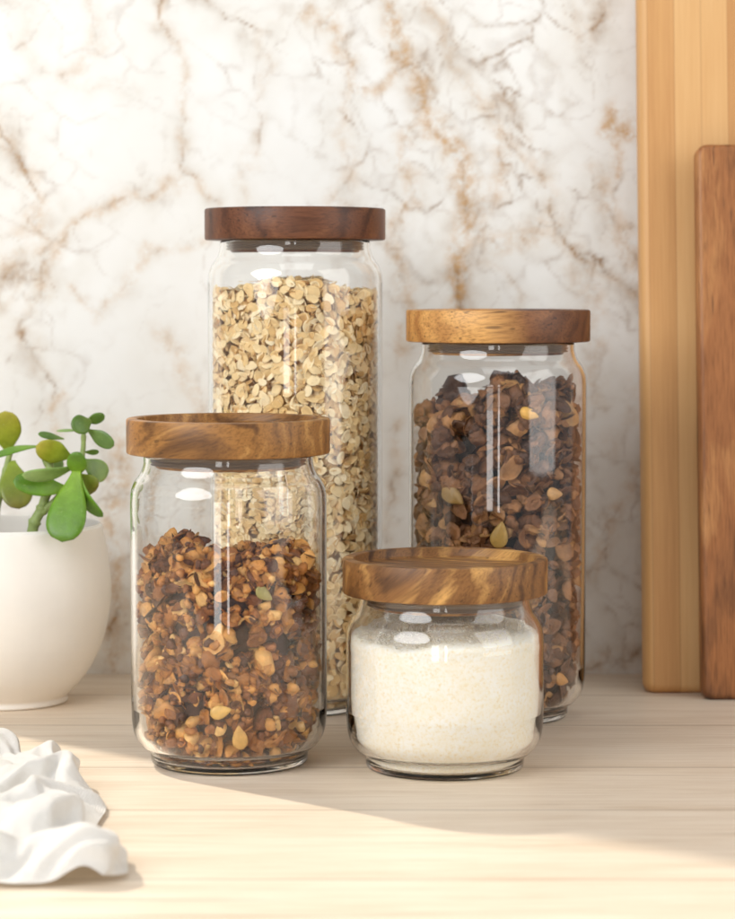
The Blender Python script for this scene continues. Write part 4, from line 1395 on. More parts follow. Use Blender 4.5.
    11,-1144,10,9,11,10,11,12,11,11,7,5,9,11,10,7,8,10,11,10,9,11,10,12,13,12,12,12,10,12,12,13,13,13,12,12,8,7,8,9,9,6,9,10,10,
    10,9,8,10,11,11,10,6,7,9,8,5,2,7,11,12,-1,-4,6,13,-1145,11,10,10,10,10,9,11,10,7,7,10,11,11,9,8,7,9,12,11,10,9,10,11,12,12,
    12,12,12,11,12,13,12,13,12,9,6,8,9,11,8,10,12,9,8,8,10,10,12,10,11,8,7,6,9,9,4,4,9,13,4,-6,-4,12,-1142,11,10,10,9,9,9,9,9,
    9,8,9,9,9,11,10,9,7,9,9,11,11,10,9,11,12,13,12,13,11,12,11,12,12,10,10,8,8,9,10,9,10,10,8,8,10,11,11,10,10,10,9,10,8,7,10,
    7,8,9,9,5,-7,-7,8,-1145,12,11,12,11,10,10,9,8,8,9,9,6,6,9,12,12,9,8,4,9,12,11,9,11,12,12,12,13,12,11,9,9,10,9,9,10,11,11,
    11,11,11,9,7,9,11,11,9,9,9,7,8,10,8,9,9,9,10,9,7,8,-1,-7,0,-1144,12,11,12,9,11,11,10,8,9,6,8,7,7,8,10,11,10,9,5,8,10,12,
    10,11,12,12,10,12,11,10,8,7,9,9,9,11,12,13,12,11,9,8,9,10,11,11,8,9,7,6,8,11,10,10,8,6,9,9,7,9,6,-5,-5,-1138,10,12,10,8,9,
    10,10,7,10,9,10,9,7,5,8,9,10,9,7,9,10,11,11,10,10,11,6,10,10,10,8,7,9,10,10,13,13,13,12,10,7,8,9,9,11,11,9,9,5,8,9,10,8,9,
    9,9,8,8,8,4,5,-2,0,-1134,7,10,9,6,7,11,9,7,10,11,11,12,9,5,8,9,9,9,8,9,9,10,11,10,10,9,4,8,10,9,8,8,9,10,12,12,13,13,10,
    8,9,9,7,9,10,11,10,8,6,10,9,8,8,10,10,9,4,5,6,2,5,2,8,-1134,6,7,8,7,6,9,10,9,10,11,12,11,10,8,8,10,10,8,8,8,9,10,9,10,9,
    10,4,5,10,10,8,10,10,10,10,12,12,12,9,8,8,9,10,11,12,11,8,6,8,9,10,8,7,8,8,9,4,-1,3,2,7,8,11,-1136,8,6,7,8,8,8,9,7,9,10,
    11,10,11,11,11,11,9,8,8,9,9,10,9,8,8,9,7,4,8,10,11,10,11,9,9,10,12,12,10,8,6,8,11,12,12,11,9,8,8,7,7,7,7,8,10,9,5,-2,0,3,
    8,10,10,-1139,9,6,7,8,8,7,8,9,9,10,11,11,11,11,10,10,9,8,8,10,10,10,10,9,6,8,8,6,8,10,11,10,9,7,9,10,12,12,11,8,8,8,11,11,
    12,11,9,9,9,9,8,4,3,7,9,10,8,2,2,-1,2,9,11,-1145,9,6,8,9,9,6,7,10,11,11,12,10,10,7,8,9,9,9,10,9,11,11,11,8,5,6,9,10,10,
    11,10,8,8,6,9,11,11,12,11,9,9,11,11,11,11,10,8,9,10,11,11,7,3,4,7,6,8,8,3,-1,-1,6,7,-1145,8,7,7,9,8,7,7,10,11,12,9,9,7,5,
    7,9,11,11,10,9,9,11,10,9,6,7,10,11,11,10,9,8,7,9,11,11,11,10,11,9,10,10,12,10,11,9,9,9,10,10,12,10,7,6,4,0,6,9,8,3,0,-1,2,
    -1144,8,6,7,8,7,8,9,9,11,10,8,7,8,6,7,8,11,10,10,10,10,9,9,8,9,9,10,10,10,8,9,9,7,9,12,11,10,10,10,11,11,12,10,9,10,11,10,
    8,9,7,11,10,10,9,2,-2,5,9,8,6,4,-1,-3,-1146,7,7,7,8,6,7,10,11,11,11,8,6,7,9,7,7,8,7,7,11,11,10,11,10,11,10,7,7,9,9,9,9,7,
    10,11,10,9,10,12,11,12,11,11,9,11,11,11,8,8,4,8,10,10,9,3,-2,1,9,8,7,4,2,-2,-1149,7,8,8,8,7,6,9,10,11,11,9,7,8,8,8,7,7,7,
    4,9,10,11,11,11,10,10,8,8,10,10,7,9,8,11,9,8,9,10,12,11,13,11,12,10,11,11,10,9,7,3,7,7,9,9,6,0,-1,5,9,6,3,2,4,-1152,7,8,8,
    8,7,7,9,10,10,12,10,9,8,8,8,6,7,8,4,6,8,10,11,10,9,11,11,10,8,10,9,6,6,9,10,10,10,10,11,11,12,12,11,12,11,10,9,9,7,5,7,7,
    7,7,5,2,-1,2,7,8,4,3,5,-1150,5,7,6,7,7,8,10,10,11,11,10,11,9,9,8,7,6,7,7,4,6,8,10,8,9,11,11,11,9,9,9,6,6,9,9,10,11,11,
    11,11,10,12,11,11,10,10,10,10,6,5,6,6,8,6,4,2,2,1,3,9,6,4,5,-1152,4,5,7,6,7,9,11,12,10,11,10,11,11,10,11,8,4,5,8,6,3,8,9,
    7,8,10,11,10,7,8,8,9,10,9,7,8,10,10,11,12,11,11,11,11,10,9,10,8,6,6,4,7,8,3,4,3,4,2,4,9,10,5,-1,-1156,5,4,5,7,9,10,11,10,
    11,10,11,12,11,11,12,10,5,5,7,6,4,7,8,6,6,10,11,10,9,8,7,9,11,10,8,7,9,9,9,10,11,10,10,10,10,9,9,8,8,7,4,7,6,4,3,5,6,5,
    4,4,8,5,0,-1159,7,4,5,7,9,10,10,8,10,10,11,11,11,12,11,10,7,7,7,7,6,8,8,6,6,9,10,10,10,8,8,10,10,9,8,8,8,9,6,8,8,11,11,9,
    8,9,9,7,7,7,5,6,7,6,1,5,5,6,6,5,7,1,3,-1159,6,6,7,6,7,8,10,9,10,8,10,10,11,10,10,11,10,9,10,8,8,7,7,6,6,9,10,10,9,7,9,
    9,11,8,8,8,10,10,8,6,5,9,10,6,7,8,9,7,8,8,6,3,4,7,2,3,4,5,7,5,6,2,7,-1158,5,6,8,5,5,8,10,10,10,9,10,10,11,9,7,10,10,10,
    10,8,8,5,8,9,8,10,10,9,7,6,8,8,10,7,9,10,11,10,8,5,5,8,10,6,5,4,7,6,7,8,9,7,7,9,3,-1,-1,2,6,4,5,6,10,-1158,7,5,6,5,5,7,
    9,9,10,9,11,10,10,8,6,9,11,9,8,8,9,7,7,9,8,10,10,8,7,5,7,9,8,6,9,11,10,8,7,6,7,8,10,8,3,1,5,8,6,7,10,9,8,9,8,5,2,1,-1,
    -4,0,9,9,-1157,9,5,6,5,4,4,6,8,9,9,10,10,8,8,7,9,11,9,6,9,7,7,8,8,9,10,10,9,6,6,6,8,8,5,9,11,8,6,7,6,8,8,8,9,3,2,5,8,
    8,7,10,9,7,5,8,8,8,4,1,-8,-6,5,10,-1159,10,8,7,6,5,4,3,7,8,8,9,7,5,7,9,9,10,9,8,8,7,8,7,6,9,9,10,8,6,7,7,8,8,5,9,10,7,
    1,7,9,9,8,9,7,6,5,6,7,5,4,7,8,5,5,6,7,8,8,5,-1,-6,-1,6,-1169,9,7,7,8,8,8,8,8,8,9,9,5,3,5,7,9,7,6,8,8,7,8,7,7,7,8,9,
    8,5,7,8,8,8,6,8,8,7,2,7,8,7,7,8,6,7,7,8,7,7,5,5,7,6,5,2,2,6,7,7,4,1,1,-1,-1179,8,6,6,9,9,9,10,9,9,8,9,7,5,5,7,8,6,3,
    7,7,7,6,6,7,7,7,9,8,6,7,7,6,8,5,8,8,8,6,7,8,5,4,6,6,8,9,7,3,8,6,5,6,6,8,5,3,0,2,5,6,5,4,0,-1183,8,7,6,7,9,7,7,8,9,
    7,8,8,8,8,7,7,6,4,6,6,7,6,6,6,7,5,6,8,7,7,7,5,7,6,7,7,8,7,8,7,7,4,5,7,9,6,7,3,6,8,7,5,3,6,8,5,2,1,2,4,6,6,0,-1187,
    7,7,6,8,8,6,6,6,7,6,8,8,9,9,8,7,5,6,6,6,6,6,5,7,6,6,5,7,6,6,8,5,7,6,7,8,6,7,7,7,7,6,4,7,8,6,7,5,7,7,7,6,2,5,7,5,6,
    5,4,1,2,5,-3,-1191,7,6,7,6,6,7,6,7,6,7,6,7,6,7,6,6,7,6,7,6,7,6,7,6,7,6,7,6,6,7,6,7,6,7,6,7,6,7,6,6,7,6,7,6,7,6,7,6,
    7,6,7,6,6,7,6,7,6,7,6,7,6,7,-28]
NAPKIN_Y = [
    4061,-4,-4,-5,-4,-5,-3,-4,-2,-2,0,0,1,3,3,4,4,6,5,6,5,6,5,4,5,3,3,2,1,1,0,-1,-1,-2,-3,-3,-3,-3,-4,-4,-3,-4,-3,-3,-2,-2,-1,
    -1,-1,0,1,0,1,1,1,1,1,0,1,1,0,0,0,-2,4084,-3,-4,-4,-2,0,-2,-4,-3,-2,-3,-5,-2,2,4,5,3,1,2,3,7,7,7,6,5,5,4,3,0,-2,-1,2,1,
    -1,-3,-3,-2,-4,-5,-5,-3,-5,-5,-3,1,2,1,-1,-3,-2,-2,-2,2,4,-2,-5,-1,3,2,1,0,1,-1,-4,4098,2,2,0,-1,0,-2,-4,-3,-3,-5,-6,-5,-4,
    -2,3,1,0,5,7,10,9,7,2,1,4,5,6,3,1,1,3,0,-2,-4,-3,-3,-7,-6,-6,-3,-3,-4,-3,0,1,5,4,-2,-4,-5,-5,0,4,0,-2,-4,-4,-3,-1,2,4,3,
    0,4118,3,3,1,-2,-2,-3,-3,-1,-2,-6,-5,-4,-7,-7,-2,1,5,6,8,8,9,7,2,2,3,5,5,2,4,3,1,-3,-4,-5,-6,-5,-7,-4,-1,0,-2,-3,-2,0,0,4,
    5,0,-5,-5,-6,-5,-2,0,2,0,-3,-5,-2,4,5,3,-2,4132,-2,-1,-1,-6,-5,-4,1,3,1,-4,-1,-1,-2,-6,-4,3,3,2,4,6,5,6,7,7,5,3,3,3,2,-1,
    -4,-6,-8,-8,-6,-2,-4,-4,1,4,1,-2,2,6,3,0,2,-1,-4,-3,-4,-6,-6,-3,0,1,1,0,-2,4,3,1,-1,4150,-2,-1,-2,-6,-5,-6,-3,-1,-4,-4,2,3,
    2,-1,-2,0,2,3,4,6,3,5,7,7,6,3,-1,-3,-3,-5,-5,-6,-7,-7,-6,-3,-1,-2,2,5,4,5,7,8,4,-2,-2,-3,-4,-3,-3,-4,-3,-3,-2,-4,0,2,0,2,
    2,0,2,4153,2,4,0,-4,-6,-5,-4,-2,-4,-3,0,4,4,1,-5,-3,1,5,4,6,3,4,5,7,6,6,-1,-4,-6,-6,-5,-7,-6,-6,-4,-1,-1,-2,0,4,5,7,8,7,4,
    0,-3,-4,-3,-4,-3,-3,0,-2,-5,-6,0,2,1,0,0,1,5,4152,1,5,-1,-1,-2,-1,0,-2,-3,-4,-3,4,6,3,-3,-6,-4,1,2,4,4,7,8,7,3,4,2,1,-3,
    -6,-6,-7,-7,-6,0,2,-2,-5,-5,0,3,4,6,4,4,3,-4,-3,-1,-4,-1,1,3,0,-4,-4,1,2,1,0,1,0,4,4149,5,7,3,3,-1,-1,-5,-6,-2,-2,-1,1,3,
    7,3,-3,-5,0,2,3,3,5,6,7,6,4,3,0,-4,-7,-6,-4,-6,-4,0,2,-3,-7,-7,-4,0,2,4,5,4,1,-4,0,-1,-2,1,2,0,2,2,1,2,3,1,-1,2,1,0,
    4155,8,8,5,4,0,-1,-7,-6,-2,-1,-1,0,0,5,6,0,-2,-1,2,3,5,3,4,5,6,3,0,0,-1,-4,-4,-4,-4,-4,-3,-2,-5,-7,-5,-2,1,3,3,3,3,1,-2,0,
    -3,0,2,1,0,3,4,1,3,4,1,-3,1,3,-2,4165,6,4,5,4,2,1,-4,-6,-4,-2,-2,0,3,7,6,3,0,0,1,3,4,2,2,1,3,4,3,3,0,-1,-4,-4,-5,-4,-2,
    -5,-5,-5,-4,-4,1,3,3,-1,0,3,2,-1,-4,-1,0,2,4,5,3,1,4,4,2,-4,1,3,-4,4178,5,3,4,2,0,-2,-2,-1,-2,-1,-1,0,3,5,7,4,3,2,1,0,1,
    1,2,-1,2,4,5,3,0,-3,-4,-3,-3,-3,-2,-5,-1,-4,-5,-4,-1,2,1,0,-2,2,1,0,-1,1,1,2,5,2,4,3,2,5,3,-3,-1,1,-4,4192,3,0,-1,2,2,2,
    1,-1,-3,0,1,0,1,4,8,6,2,1,2,-1,-1,-3,-1,0,1,1,4,2,2,-4,-4,-1,4,1,-3,-5,0,-3,-4,-3,0,-1,-2,0,1,3,1,-1,-1,2,3,4,1,-2,5,5,
    0,4,6,0,0,-1,-5,4204,1,1,2,1,3,1,-1,0,-2,0,1,2,2,5,7,3,-3,-3,0,3,4,-1,0,0,-1,-1,0,-1,-1,-2,-1,1,5,5,0,-4,-3,-4,-2,0,-1,
    -1,-2,-1,0,3,1,0,-1,3,4,3,-2,-6,3,6,1,3,7,6,1,-2,-6,4220,0,1,2,2,1,1,0,1,-2,-4,0,5,5,4,4,-2,-5,0,1,4,3,2,2,1,-2,-3,-1,
    -2,-1,-1,0,1,6,5,2,-4,-5,-3,0,1,-2,-2,-1,-2,-1,2,2,-1,0,1,3,3,-3,-4,2,5,2,3,6,7,0,-4,-1,4236,2,0,2,0,1,0,2,3,-3,-6,0,5,5,
    3,4,-2,-5,2,2,2,-2,1,1,4,2,-1,-2,-3,-2,-2,-2,2,6,5,3,-3,-5,-1,1,2,-3,-4,1,-1,-3,-1,0,1,1,2,0,2,0,-2,1,2,1,4,6,5,-2,-2,3,
    4252,4,0,-2,0,0,2,3,4,-4,-6,1,3,0,1,4,2,-1,1,2,2,-2,-2,1,3,3,2,0,-4,-3,-3,-2,0,4,5,4,-2,-4,-1,2,3,-3,-4,1,0,-3,-2,1,0,-1,
    2,2,2,2,0,0,0,-1,4,3,4,0,0,4,4270,2,0,-3,0,0,2,2,3,-4,-3,3,2,-2,-3,1,4,2,1,0,2,2,0,0,0,0,2,0,-4,-4,-2,1,3,3,3,3,0,-3,
    -1,1,3,-2,-4,1,1,-4,-2,3,-1,-2,3,3,1,3,2,1,-1,-1,1,3,3,1,1,1,4289,-2,-2,0,1,-1,1,-1,0,-1,0,3,0,-1,-3,-3,4,5,3,-1,1,3,2,1,
    0,-2,-1,-1,-2,-4,-2,2,5,3,0,1,1,0,0,-1,3,0,-3,2,0,-4,-5,2,2,-4,2,4,2,3,4,1,0,0,1,2,1,1,2,-2,4305,-4,-3,1,2,0,1,-2,-1,-1,
    -1,3,1,-2,-5,-3,2,3,6,2,1,5,3,-1,-1,0,-1,-4,-1,-1,-1,0,2,6,2,1,-1,0,0,1,2,0,0,1,-2,-5,-6,0,2,-3,-1,5,2,5,5,3,1,2,1,0,1,
    1,1,-3,4317,-3,-4,-1,4,4,1,-3,-3,1,-2,1,3,0,-5,-2,0,0,4,2,2,7,5,-1,-4,0,-1,-2,-2,-1,1,0,0,4,5,2,1,-1,-1,3,3,0,1,0,-3,-5,
    -5,-3,-2,-2,-1,2,3,5,7,5,3,2,0,-4,1,4,2,-4,4325,-1,-1,-1,5,6,1,-4,-3,3,-3,-3,2,2,-3,0,-2,-1,1,2,1,4,8,3,-3,-2,-1,0,-1,-1,
    2,0,0,1,3,3,3,0,-1,3,3,2,1,-1,-2,-4,-4,-5,-3,-3,0,2,0,4,7,7,4,1,-2,-7,-2,4,5,1,4337,0,1,-2,3,5,0,-1,-1,3,-2,-4,-2,2,-1,
    -1,-3,-1,3,4,0,0,7,6,1,0,-2,-2,-1,0,1,2,0,0,2,2,2,0,3,3,3,2,-1,-2,0,-2,-4,-4,-3,-2,0,0,0,1,5,7,6,3,-4,-8,-3,2,5,4,4351,
    -2,2,0,1,1,0,0,2,1,0,0,-4,0,0,-1,-2,0,2,3,1,0,3,5,4,3,-1,-3,-2,0,2,3,1,0,-1,-2,-1,2,5,5,4,3,0,-3,0,-1,-4,-4,-2,-2,0,2,
    0,0,2,4,7,4,-4,-6,-2,1,4,3,4368,-3,1,1,0,1,0,0,0,1,2,2,-3,-3,-1,1,-1,-2,1,1,3,2,3,2,4,2,-1,-1,0,-1,2,3,3,-2,-4,-6,0,3,4,
    3,3,6,5,0,-2,-2,-3,-3,0,-1,0,2,2,-1,0,2,5,4,-2,-3,-2,-2,3,2,4386,-3,0,0,0,1,0,0,-1,0,2,1,0,-4,-3,4,1,-3,-2,0,3,4,3,1,1,
    1,2,2,1,-2,-1,0,3,1,-4,-6,2,4,3,2,3,2,4,3,0,-3,-5,-1,3,2,-2,2,3,0,-2,2,4,4,0,-1,-4,-5,0,5,4404,-2,-2,0,0,1,-1,0,0,-2,1,
    0,0,-2,-3,3,5,-2,-4,0,1,3,4,2,0,-1,1,3,3,-1,-1,-1,-1,-1,-3,-3,3,4,3,3,1,2,2,2,1,-1,-3,-1,3,4,-1,-1,3,1,-3,3,5,4,2,-1,-4,
    -6,-3,5,4421,-3,-3,-2,3,1,-2,-1,1,0,-1,-2,2,0,-3,0,3,0,-2,0,2,0,4,2,1,-3,-2,4,4,1,-1,0,-2,-3,-3,0,2,1,-1,0,1,3,5,5,4,0,0,
    -2,0,5,2,-3,2,2,-1,0,5,5,3,-1,-4,-4,-3,0,4436,-2,-3,-2,1,2,-1,-1,0,1,0,-2,0,1,-4,-4,-2,2,2,2,2,1,-1,-1,3,2,-2,0,0,0,0,0,
    0,0,0,1,1,0,0,0,0,3,4,5,2,0,2,2,1,2,4,-1,-1,3,1,-2,3,6,3,-1,-2,-3,-3,-3,4449,-3,0,-1,0,1,0,1,-1,-1,0,1,-3,-1,-1,-3,-4,0,
    2,3,2,2,0,-2,2,3,2,-1,-2,-1,1,0,0,0,1,2,0,0,0,1,1,2,3,2,2,1,1,0,4,2,3,1,-1,4,3,-2,1,5,4,-2,-2,-5,-2,-3,4463,-3,0,2,-1,
    0,0,2,0,-2,-1,2,-2,-3,-2,-1,-2,-3,-2,0,1,2,4,3,0,3,4,2,-3,-2,-1,0,0,0,1,2,2,0,0,1,-1,2,2,0,-1,4,3,0,4,2,1,1,2,4,4,0,1,
    2,3,-1,-4,-6,-2,0,4479,-3,0,1,0,0,0,1,2,-2,-2,2,-1,-3,-3,1,-2,-3,-3,-1,0,0,4,4,2,2,5,1,-3,-5,-3,0,2,3,1,3,1,1,0,1,0,1,-2,
    -3,0,4,6,3,4,3,0,1,2,4,5,1,2,1,1,-2,-4,-5,-5,2,4495,-2,-1,2,0,1,0,-1,0,0,-1,1,-2,-2,-3,1,0,-2,-2,-1,0,-1,1,3,2,2,4,-2,-3,
    -3,-2,1,2,4,2,2,1,0,1,1,2,-3,-3,-3,2,3,6,6,3,2,2,1,1,4,5,3,3,2,0,-4,-4,-6,-6,1,4513,-2,-1,1,0,0,0,0,0,0,-2,-1,-1,-1,-3,
    0,2,0,-2,-1,0,0,-1,1,2,3,2,-2,-3,-2,-1,0,3,4,3,1,-1,0,0,3,2,-2,-4,-4,0,4,5,6,4,3,3,2,-2,1,6,6,5,1,-1,-4,-2,-6,-5,-2,4530,
    -1,-2,0,1,0,0,0,-1,0,0,-3,0,1,-3,-4,1,4,0,-2,-1,0,-1,-1,1,1,1,1,0,-2,0,-1,1,4,3,2,0,-1,-1,1,3,-1,-4,-5,-1,4,6,3,2,2,4,4,
    1,-2,3,7,6,-1,-3,1,2,-4,-5,-6,4546,0,-3,0,2,0,0,0,-1,-1,0,-1,-2,2,-1,-4,-2,3,3,0,-3,0,-1,-2,-2,2,2,1,-1,0,1,-1,0,2,1,4,3,
    0,-2,-1,0,-1,-2,-3,-2,1,3,-1,1,6,7,3,1,-2,1,5,8,2,-3,4,1,-2,-4,-8,4562,1,-2,-1,0,0,1,1,0,-2,-1,-1,-3,1,2,-3,-3,0,4,3,-2,
    -3,0,-2,-2,0,3,0,-1,0,2,0,0,1,1,3,4,2,-2,-3,-1,-2,-2,-2,-2,-1,1,0,0,4,6,0,-2,1,3,4,9,6,0,3,3,-1,-4,-9,4578,1,-1,-2,-2,1,
    1,1,1,0,-2,-1,-3,-1,1,0,-2,-1,2,4,0,-4,-3,0,-2,-1,0,0,1,1,0,1,1,2,0,4,3,3,-2,-4,-4,-1,-1,-1,-1,-1,1,2,-2,2,3,1,0,-1,1,4,
    8,6,3,1,6,0,-5,-8,4594,0,-1,-3,-2,1,2,1,3,0,-2,-1,-1,-2,-2,1,0,-1,0,3,1,-2,-4,-3,0,0,-1,-1,2,1,-1,-2,1,3,2,3,4,1,-4,-5,-1,
    0,0,0,0,-1,0,3,0,-1,2,3,1,-2,0,4,5,3,3,2,3,-2,-3,-1,4610,-2,-1,-1,-2,0,2,2,3,1,-2,-1,0,-2,-3,0,0,0,0,0,1,-1,-3,-3,0,0,-1,
    0,1,0,-2,-1,1,2,1,3,2,-2,-4,0,0,-1,1,1,3,-1,-1,2,2,-1,0,4,2,-1,-1,2,5,2,1,2,2,-1,-1,-2,4620,-1,3,1,-2,-2,1,1,2,2,0,-2,2,
    0,-3,-3,1,1,0,-1,0,0,-2,-3,-2,0,0,1,1,-2,0,-1,1,3,1,0,-1,-1,-2,2,1,-3,-2,3,4,2,0,0,1,0,-2,2,5,1,-3,1,5,2,-2,2,3,1,-2,-2,
    4630,1,5,4,-1,-3,-1,-1,2,3,1,-2,1,3,-2,-4,0,1,0,0,0,-1,-1,-3,-3,0,-1,1,1,-1,0,0,1,2,2,0,-4,-2,0,2,2,-2,-2,2,5,3,1,0,1,-1,
    -3,1,5,3,-3,-2,3,2,-4,2,2,0,-1,3,4642,3,4,4,3,-2,-2,-3,1,3,1,-1,0,2,0,-2,-1,0,0,2,1,-1,-1,-3,-2,-1,-2,-2,-1,1,1,1,2,0,1,
    0,-4,-2,1,2,2,0,-2,1,3,4,3,2,1,-1,-3,-1,4,4,-3,-5,0,0,-3,-1,5,3,1,2,4659,1,3,4,4,-1,-2,-4,1,3,3,-1,-1,-1,0,1,1,-1,0,2,1,
    0,0,-3,-2,-2,-2,-3,-2,0,1,2,1,-1,1,1,-2,-2,0,1,2,1,-1,0,1,3,4,3,3,1,-2,-2,1,2,-3,-4,-5,-1,-2,-5,4,8,6,2,4678,0,1,4,2,-3,
    -3,0,2,3,3,-2,-3,-2,2,3,2,0,-2,1,2,3,0,-2,-3,-4,-2,-2,-2,-2,0,1,1,0,0,1,-1,-3,0,2,2,2,0,-3,-1,2,6,6,4,3,-1,-2,-1,1,-3,-4,
    -6,-4,-2,-4,3,7,9,1,4696,1,-1,1,2,-2,-2,1,1,1,1,-2,-3,1,2,2,4,1,0,0,1,2,1,-1,-4,-4,-2,-2,-1,-3,-2,0,2,0,0,0,-1,-2,0,2,2,
    1,0,-1,-3,-1,5,7,7,6,2,-1,-2,0,-3,-5,-6,-5,-4,-5,2,5,10,4,4714,0,-2,-1,2,0,-2,-2,-2,2,1,-2,-2,4,4,0,3,3,2,0,-1,-1,0,0,-1,
    -1,-3,-3,-1,-4,-2,-1,0,1,2,-1,-1,-1,0,1,2,0,-2,1,0,-3,-2,4,8,10,7,1,-1,-1,-3,-5,-5,-5,-6,-7,1,5,10,6,4730,-1,-4,-2,1,2,2,-2,
    -4,-2,-1,-1,0,4,6,3,3,3,1,0,-2,-4,-1,1,3,1,-3,-4,-4,-2,-1,-2,-2,0,2,1,0,-1,-2,2,3,1,-3,0,1,-3,-3,-2,3,9,9,4,-1,2,0,-5,-7,
    -4,-4,-6,2,6,8,4,4742,1,-1,-1,-1,1,2,0,-4,-4,-2,2,0,0,4,5,5,2,-1,-1,0,-1,-1,-1,4,1,-2,-4,-5,-1,0,-3,-2,-1,1,1,2,1,-3,-1,4,
    3,-2,-1,-2,-1,-2,-4,-2,3,7,4,0,3,5,0,-7,-5,-3,-4,3,7,6,3,4759,1,1,-1,-1,-1,1,0,-3,-3,-2,3,0,-2,0,2,4,3,1,1,1,2,-1,-3,0,1,
    0,-4,-4,0,0,-4,-1,-1,-1,1,2,2,0,-2,1,3,1,-1,-3,-2,0,-3,-3,-1,1,2,2,5,7,3,-3,-7,-5,-4,5,7,4,3,4777,-1,0,0,-1,-1,1,0,-2,-2,
    -2,1,2,-1,-1,-1,0,1,1,2,2,3,2,-1,-2,-2,-2,-2,-2,-1,0,-1,-1,0,-2,1,1,3,1,0,0,1,1,-1,-2,-1,-1,-1,-4,-1,-1,-1,2,4,7,6,0,-5,
    -7,-3,2,5,2,6,4792,-5,-2,1,0,1,2,1,-2,0,-1,0,2,-1,-1,-1,-1,-1,1,0,0,1,3,3,1,-1,-2,-1,-1,-1,-2,-1,-2,0,0,0,0,0,3,3,1,0,0,
    0,-2,-1,-1,0,-3,-2,-1,-2,0,3,5,6,4,-2,-7,-4,0,0,3,8,4807,-3,-2,0,-1,-1,1,1,0,2,1,-1,1,-1,0,0,-1,-2,-1,0,0,0,3,3,2,-1,-1,
    -1,-1,0,-1,-2,-1,1,0,-1,0,-2,1,4,4,2,-1,0,-1,-3,-1,1,-2,-3,-3,-1,-2,2,5,6,4,1,-5,-5,-2,0,3,5,4823,-1,-3,-2,-2,-1,-1,-2,2,5,
    2,0,0,-1,1,-1,-1,-4,-3,-1,1,2,1,0,-1,-2,0,-1,1,1,2,1,2,2,1,-1,-2,-1,0,2,5,3,0,0,-1,-2,-2,0,-1,-3,-4,0,-2,0,3,6,6,1,-2,-4,
    -1,-2,1,3,4838,-4,-7,-5,-2,1,1,-1,2,5,4,2,-1,0,-2,-3,-1,0,-2,-2,-1,0,0,2,1,0,0,-1,0,2,3,3,2,3,1,-2,-2,0,0,1,3,2,0,1,2,0,
    -3,-4,-3,-4,-1,1,1,-1,0,4,6,4,-1,-2,-2,-2,-2,3,4847,-5,-6,-4,1,2,1,-1,0,4,5,-2,-2,2,1,-1,-3,-2,-1,1,-1,-1,-2,2,2,2,1,-1,-1,
    1,2,3,3,3,3,0,-2,0,2,0,0,-1,-1,1,4,3,-4,-6,-4,-2,-1,0,2,2,1,1,3,6,1,-1,-4,-3,0,1,4858,-3,-4,-3,1,2,1,-2,-1,3,4,-1,-3,1,2,
    1,-3,-3,-3,1,1,1,-3,-1,0,1,1,1,-1,-2,-1,2,3,4,5,6,3,1,1,0,-2,-2,-2,1,3,-1,-6,-4,-1,-3,0,3,2,3,3,0,0,4,3,1,-2,-1,-1,-2,
    4870,0,-1,-3,-2,0,-1,-1,2,2,3,-1,-1,-1,-2,1,0,-1,-2,-1,-2,1,0,1,-1,0,-1,0,0,-1,-1,3,3,3,5,6,5,2,1,0,-3,-2,0,1,1,-2,-5,-3,
    -1,-3,-2,3,2,0,3,3,3,2,2,3,1,0,-2,-6,4883,1,0,-1,-2,-2,0,-1,1,3,2,-1,-1,0,-1,-1,-1,2,0,-2,-2,-1,0,0,-2,-2,-1,-1,1,2,1,3,2,
    4,4,4,2,1,0,-2,-3,-1,4,3,0,-1,-2,-4,-2,-2,-4,-1,1,1,4,4,4,3,1,5,2,1,-4,-6,4893,0,0,1,2,1,0,0,-1,2,2,-1,-2,0,2,0,-2,1,1,
    -1,-2,-1,-1,-2,-1,-1,-2,-2,0,2,2,2,2,4,4,2,0,0,-1,-1,0,0,3,2,0,0,-1,-4,-3,0,-3,-1,0,0,2,2,1,4,5,6,-1,2,-5,-1,4910,-1,0,1,
    3,2,1,-1,-2,-1,2,1,-1,0,3,1,-2,-1,1,1,-2,-1,-2,-2,0,0,-1,-3,-1,1,1,2,2,1,0,0,-1,0,-1,1,4,2,2,1,0,-2,-3,-5,1,3,0,-2,-1,1,
    1,0,-2,1,6,8,-2,2,-3,1,4929,0,-1,-2,3,3,1,-1,-1,-1,0,1,1,0,3,1,-2,-1,1,1,-1,-1,-1,-3,0,0,-1,-2,-2,0,1,2,0,-1,1,-1,-1,-1,
    -1,2,4,4,1,0,-1,-3,-4,-1,0,4,2,-2,-1,3,0,-3,-2,0,4,6,-2,2,0,3,4946,1,0,-3,1,3,1,1,-1,-2,0,1,0,1,1,0,0,0,2,1,-1,0,-1,-2,
    -1,-2,0,-1,-2,0,0,0,1,-1,1,1,-1,-1,-2,0,2,4,2,-2,-2,-2,-1,-1,-2,1,3,-1,0,3,3,-2,-2,1,1,3,0,1,0,3,4961,2,1,-1,0,1,2,1,0,
    -2,-1,0,-1,-2,0,2,2,2,3,1,-1,0,0,-2,-2,-3,0,1,-1,-2,-1,-3,1,2,2,2,0,-2,-1,-2,-2,2,1,-2,-2,-1,1,1,-2,-2,-1,-1,2,6,4,-1,0,2,
    0,1,0,0,-1,4,4976,2,2,0,0,0,2,1,-1,-1,-1,-2,-1,-1,0,2,3,2,3,1,-1,0,1,-1,-1,-4,-1,1,0,-2,-2,-3,0,3,3,1,-1,-2,-1,-1,-2,-1,
    -1,-3,-3,-3,0,4,2,-2,-2,-2,1,6,4,2,4,3,1,0,0,-1,-2,2,4993,2,2,0,0,1,2,1,-3,-1,-2,-1,0,0,-1,2,2,2,2,2,-2,-2,0,1,2,-2,-2,
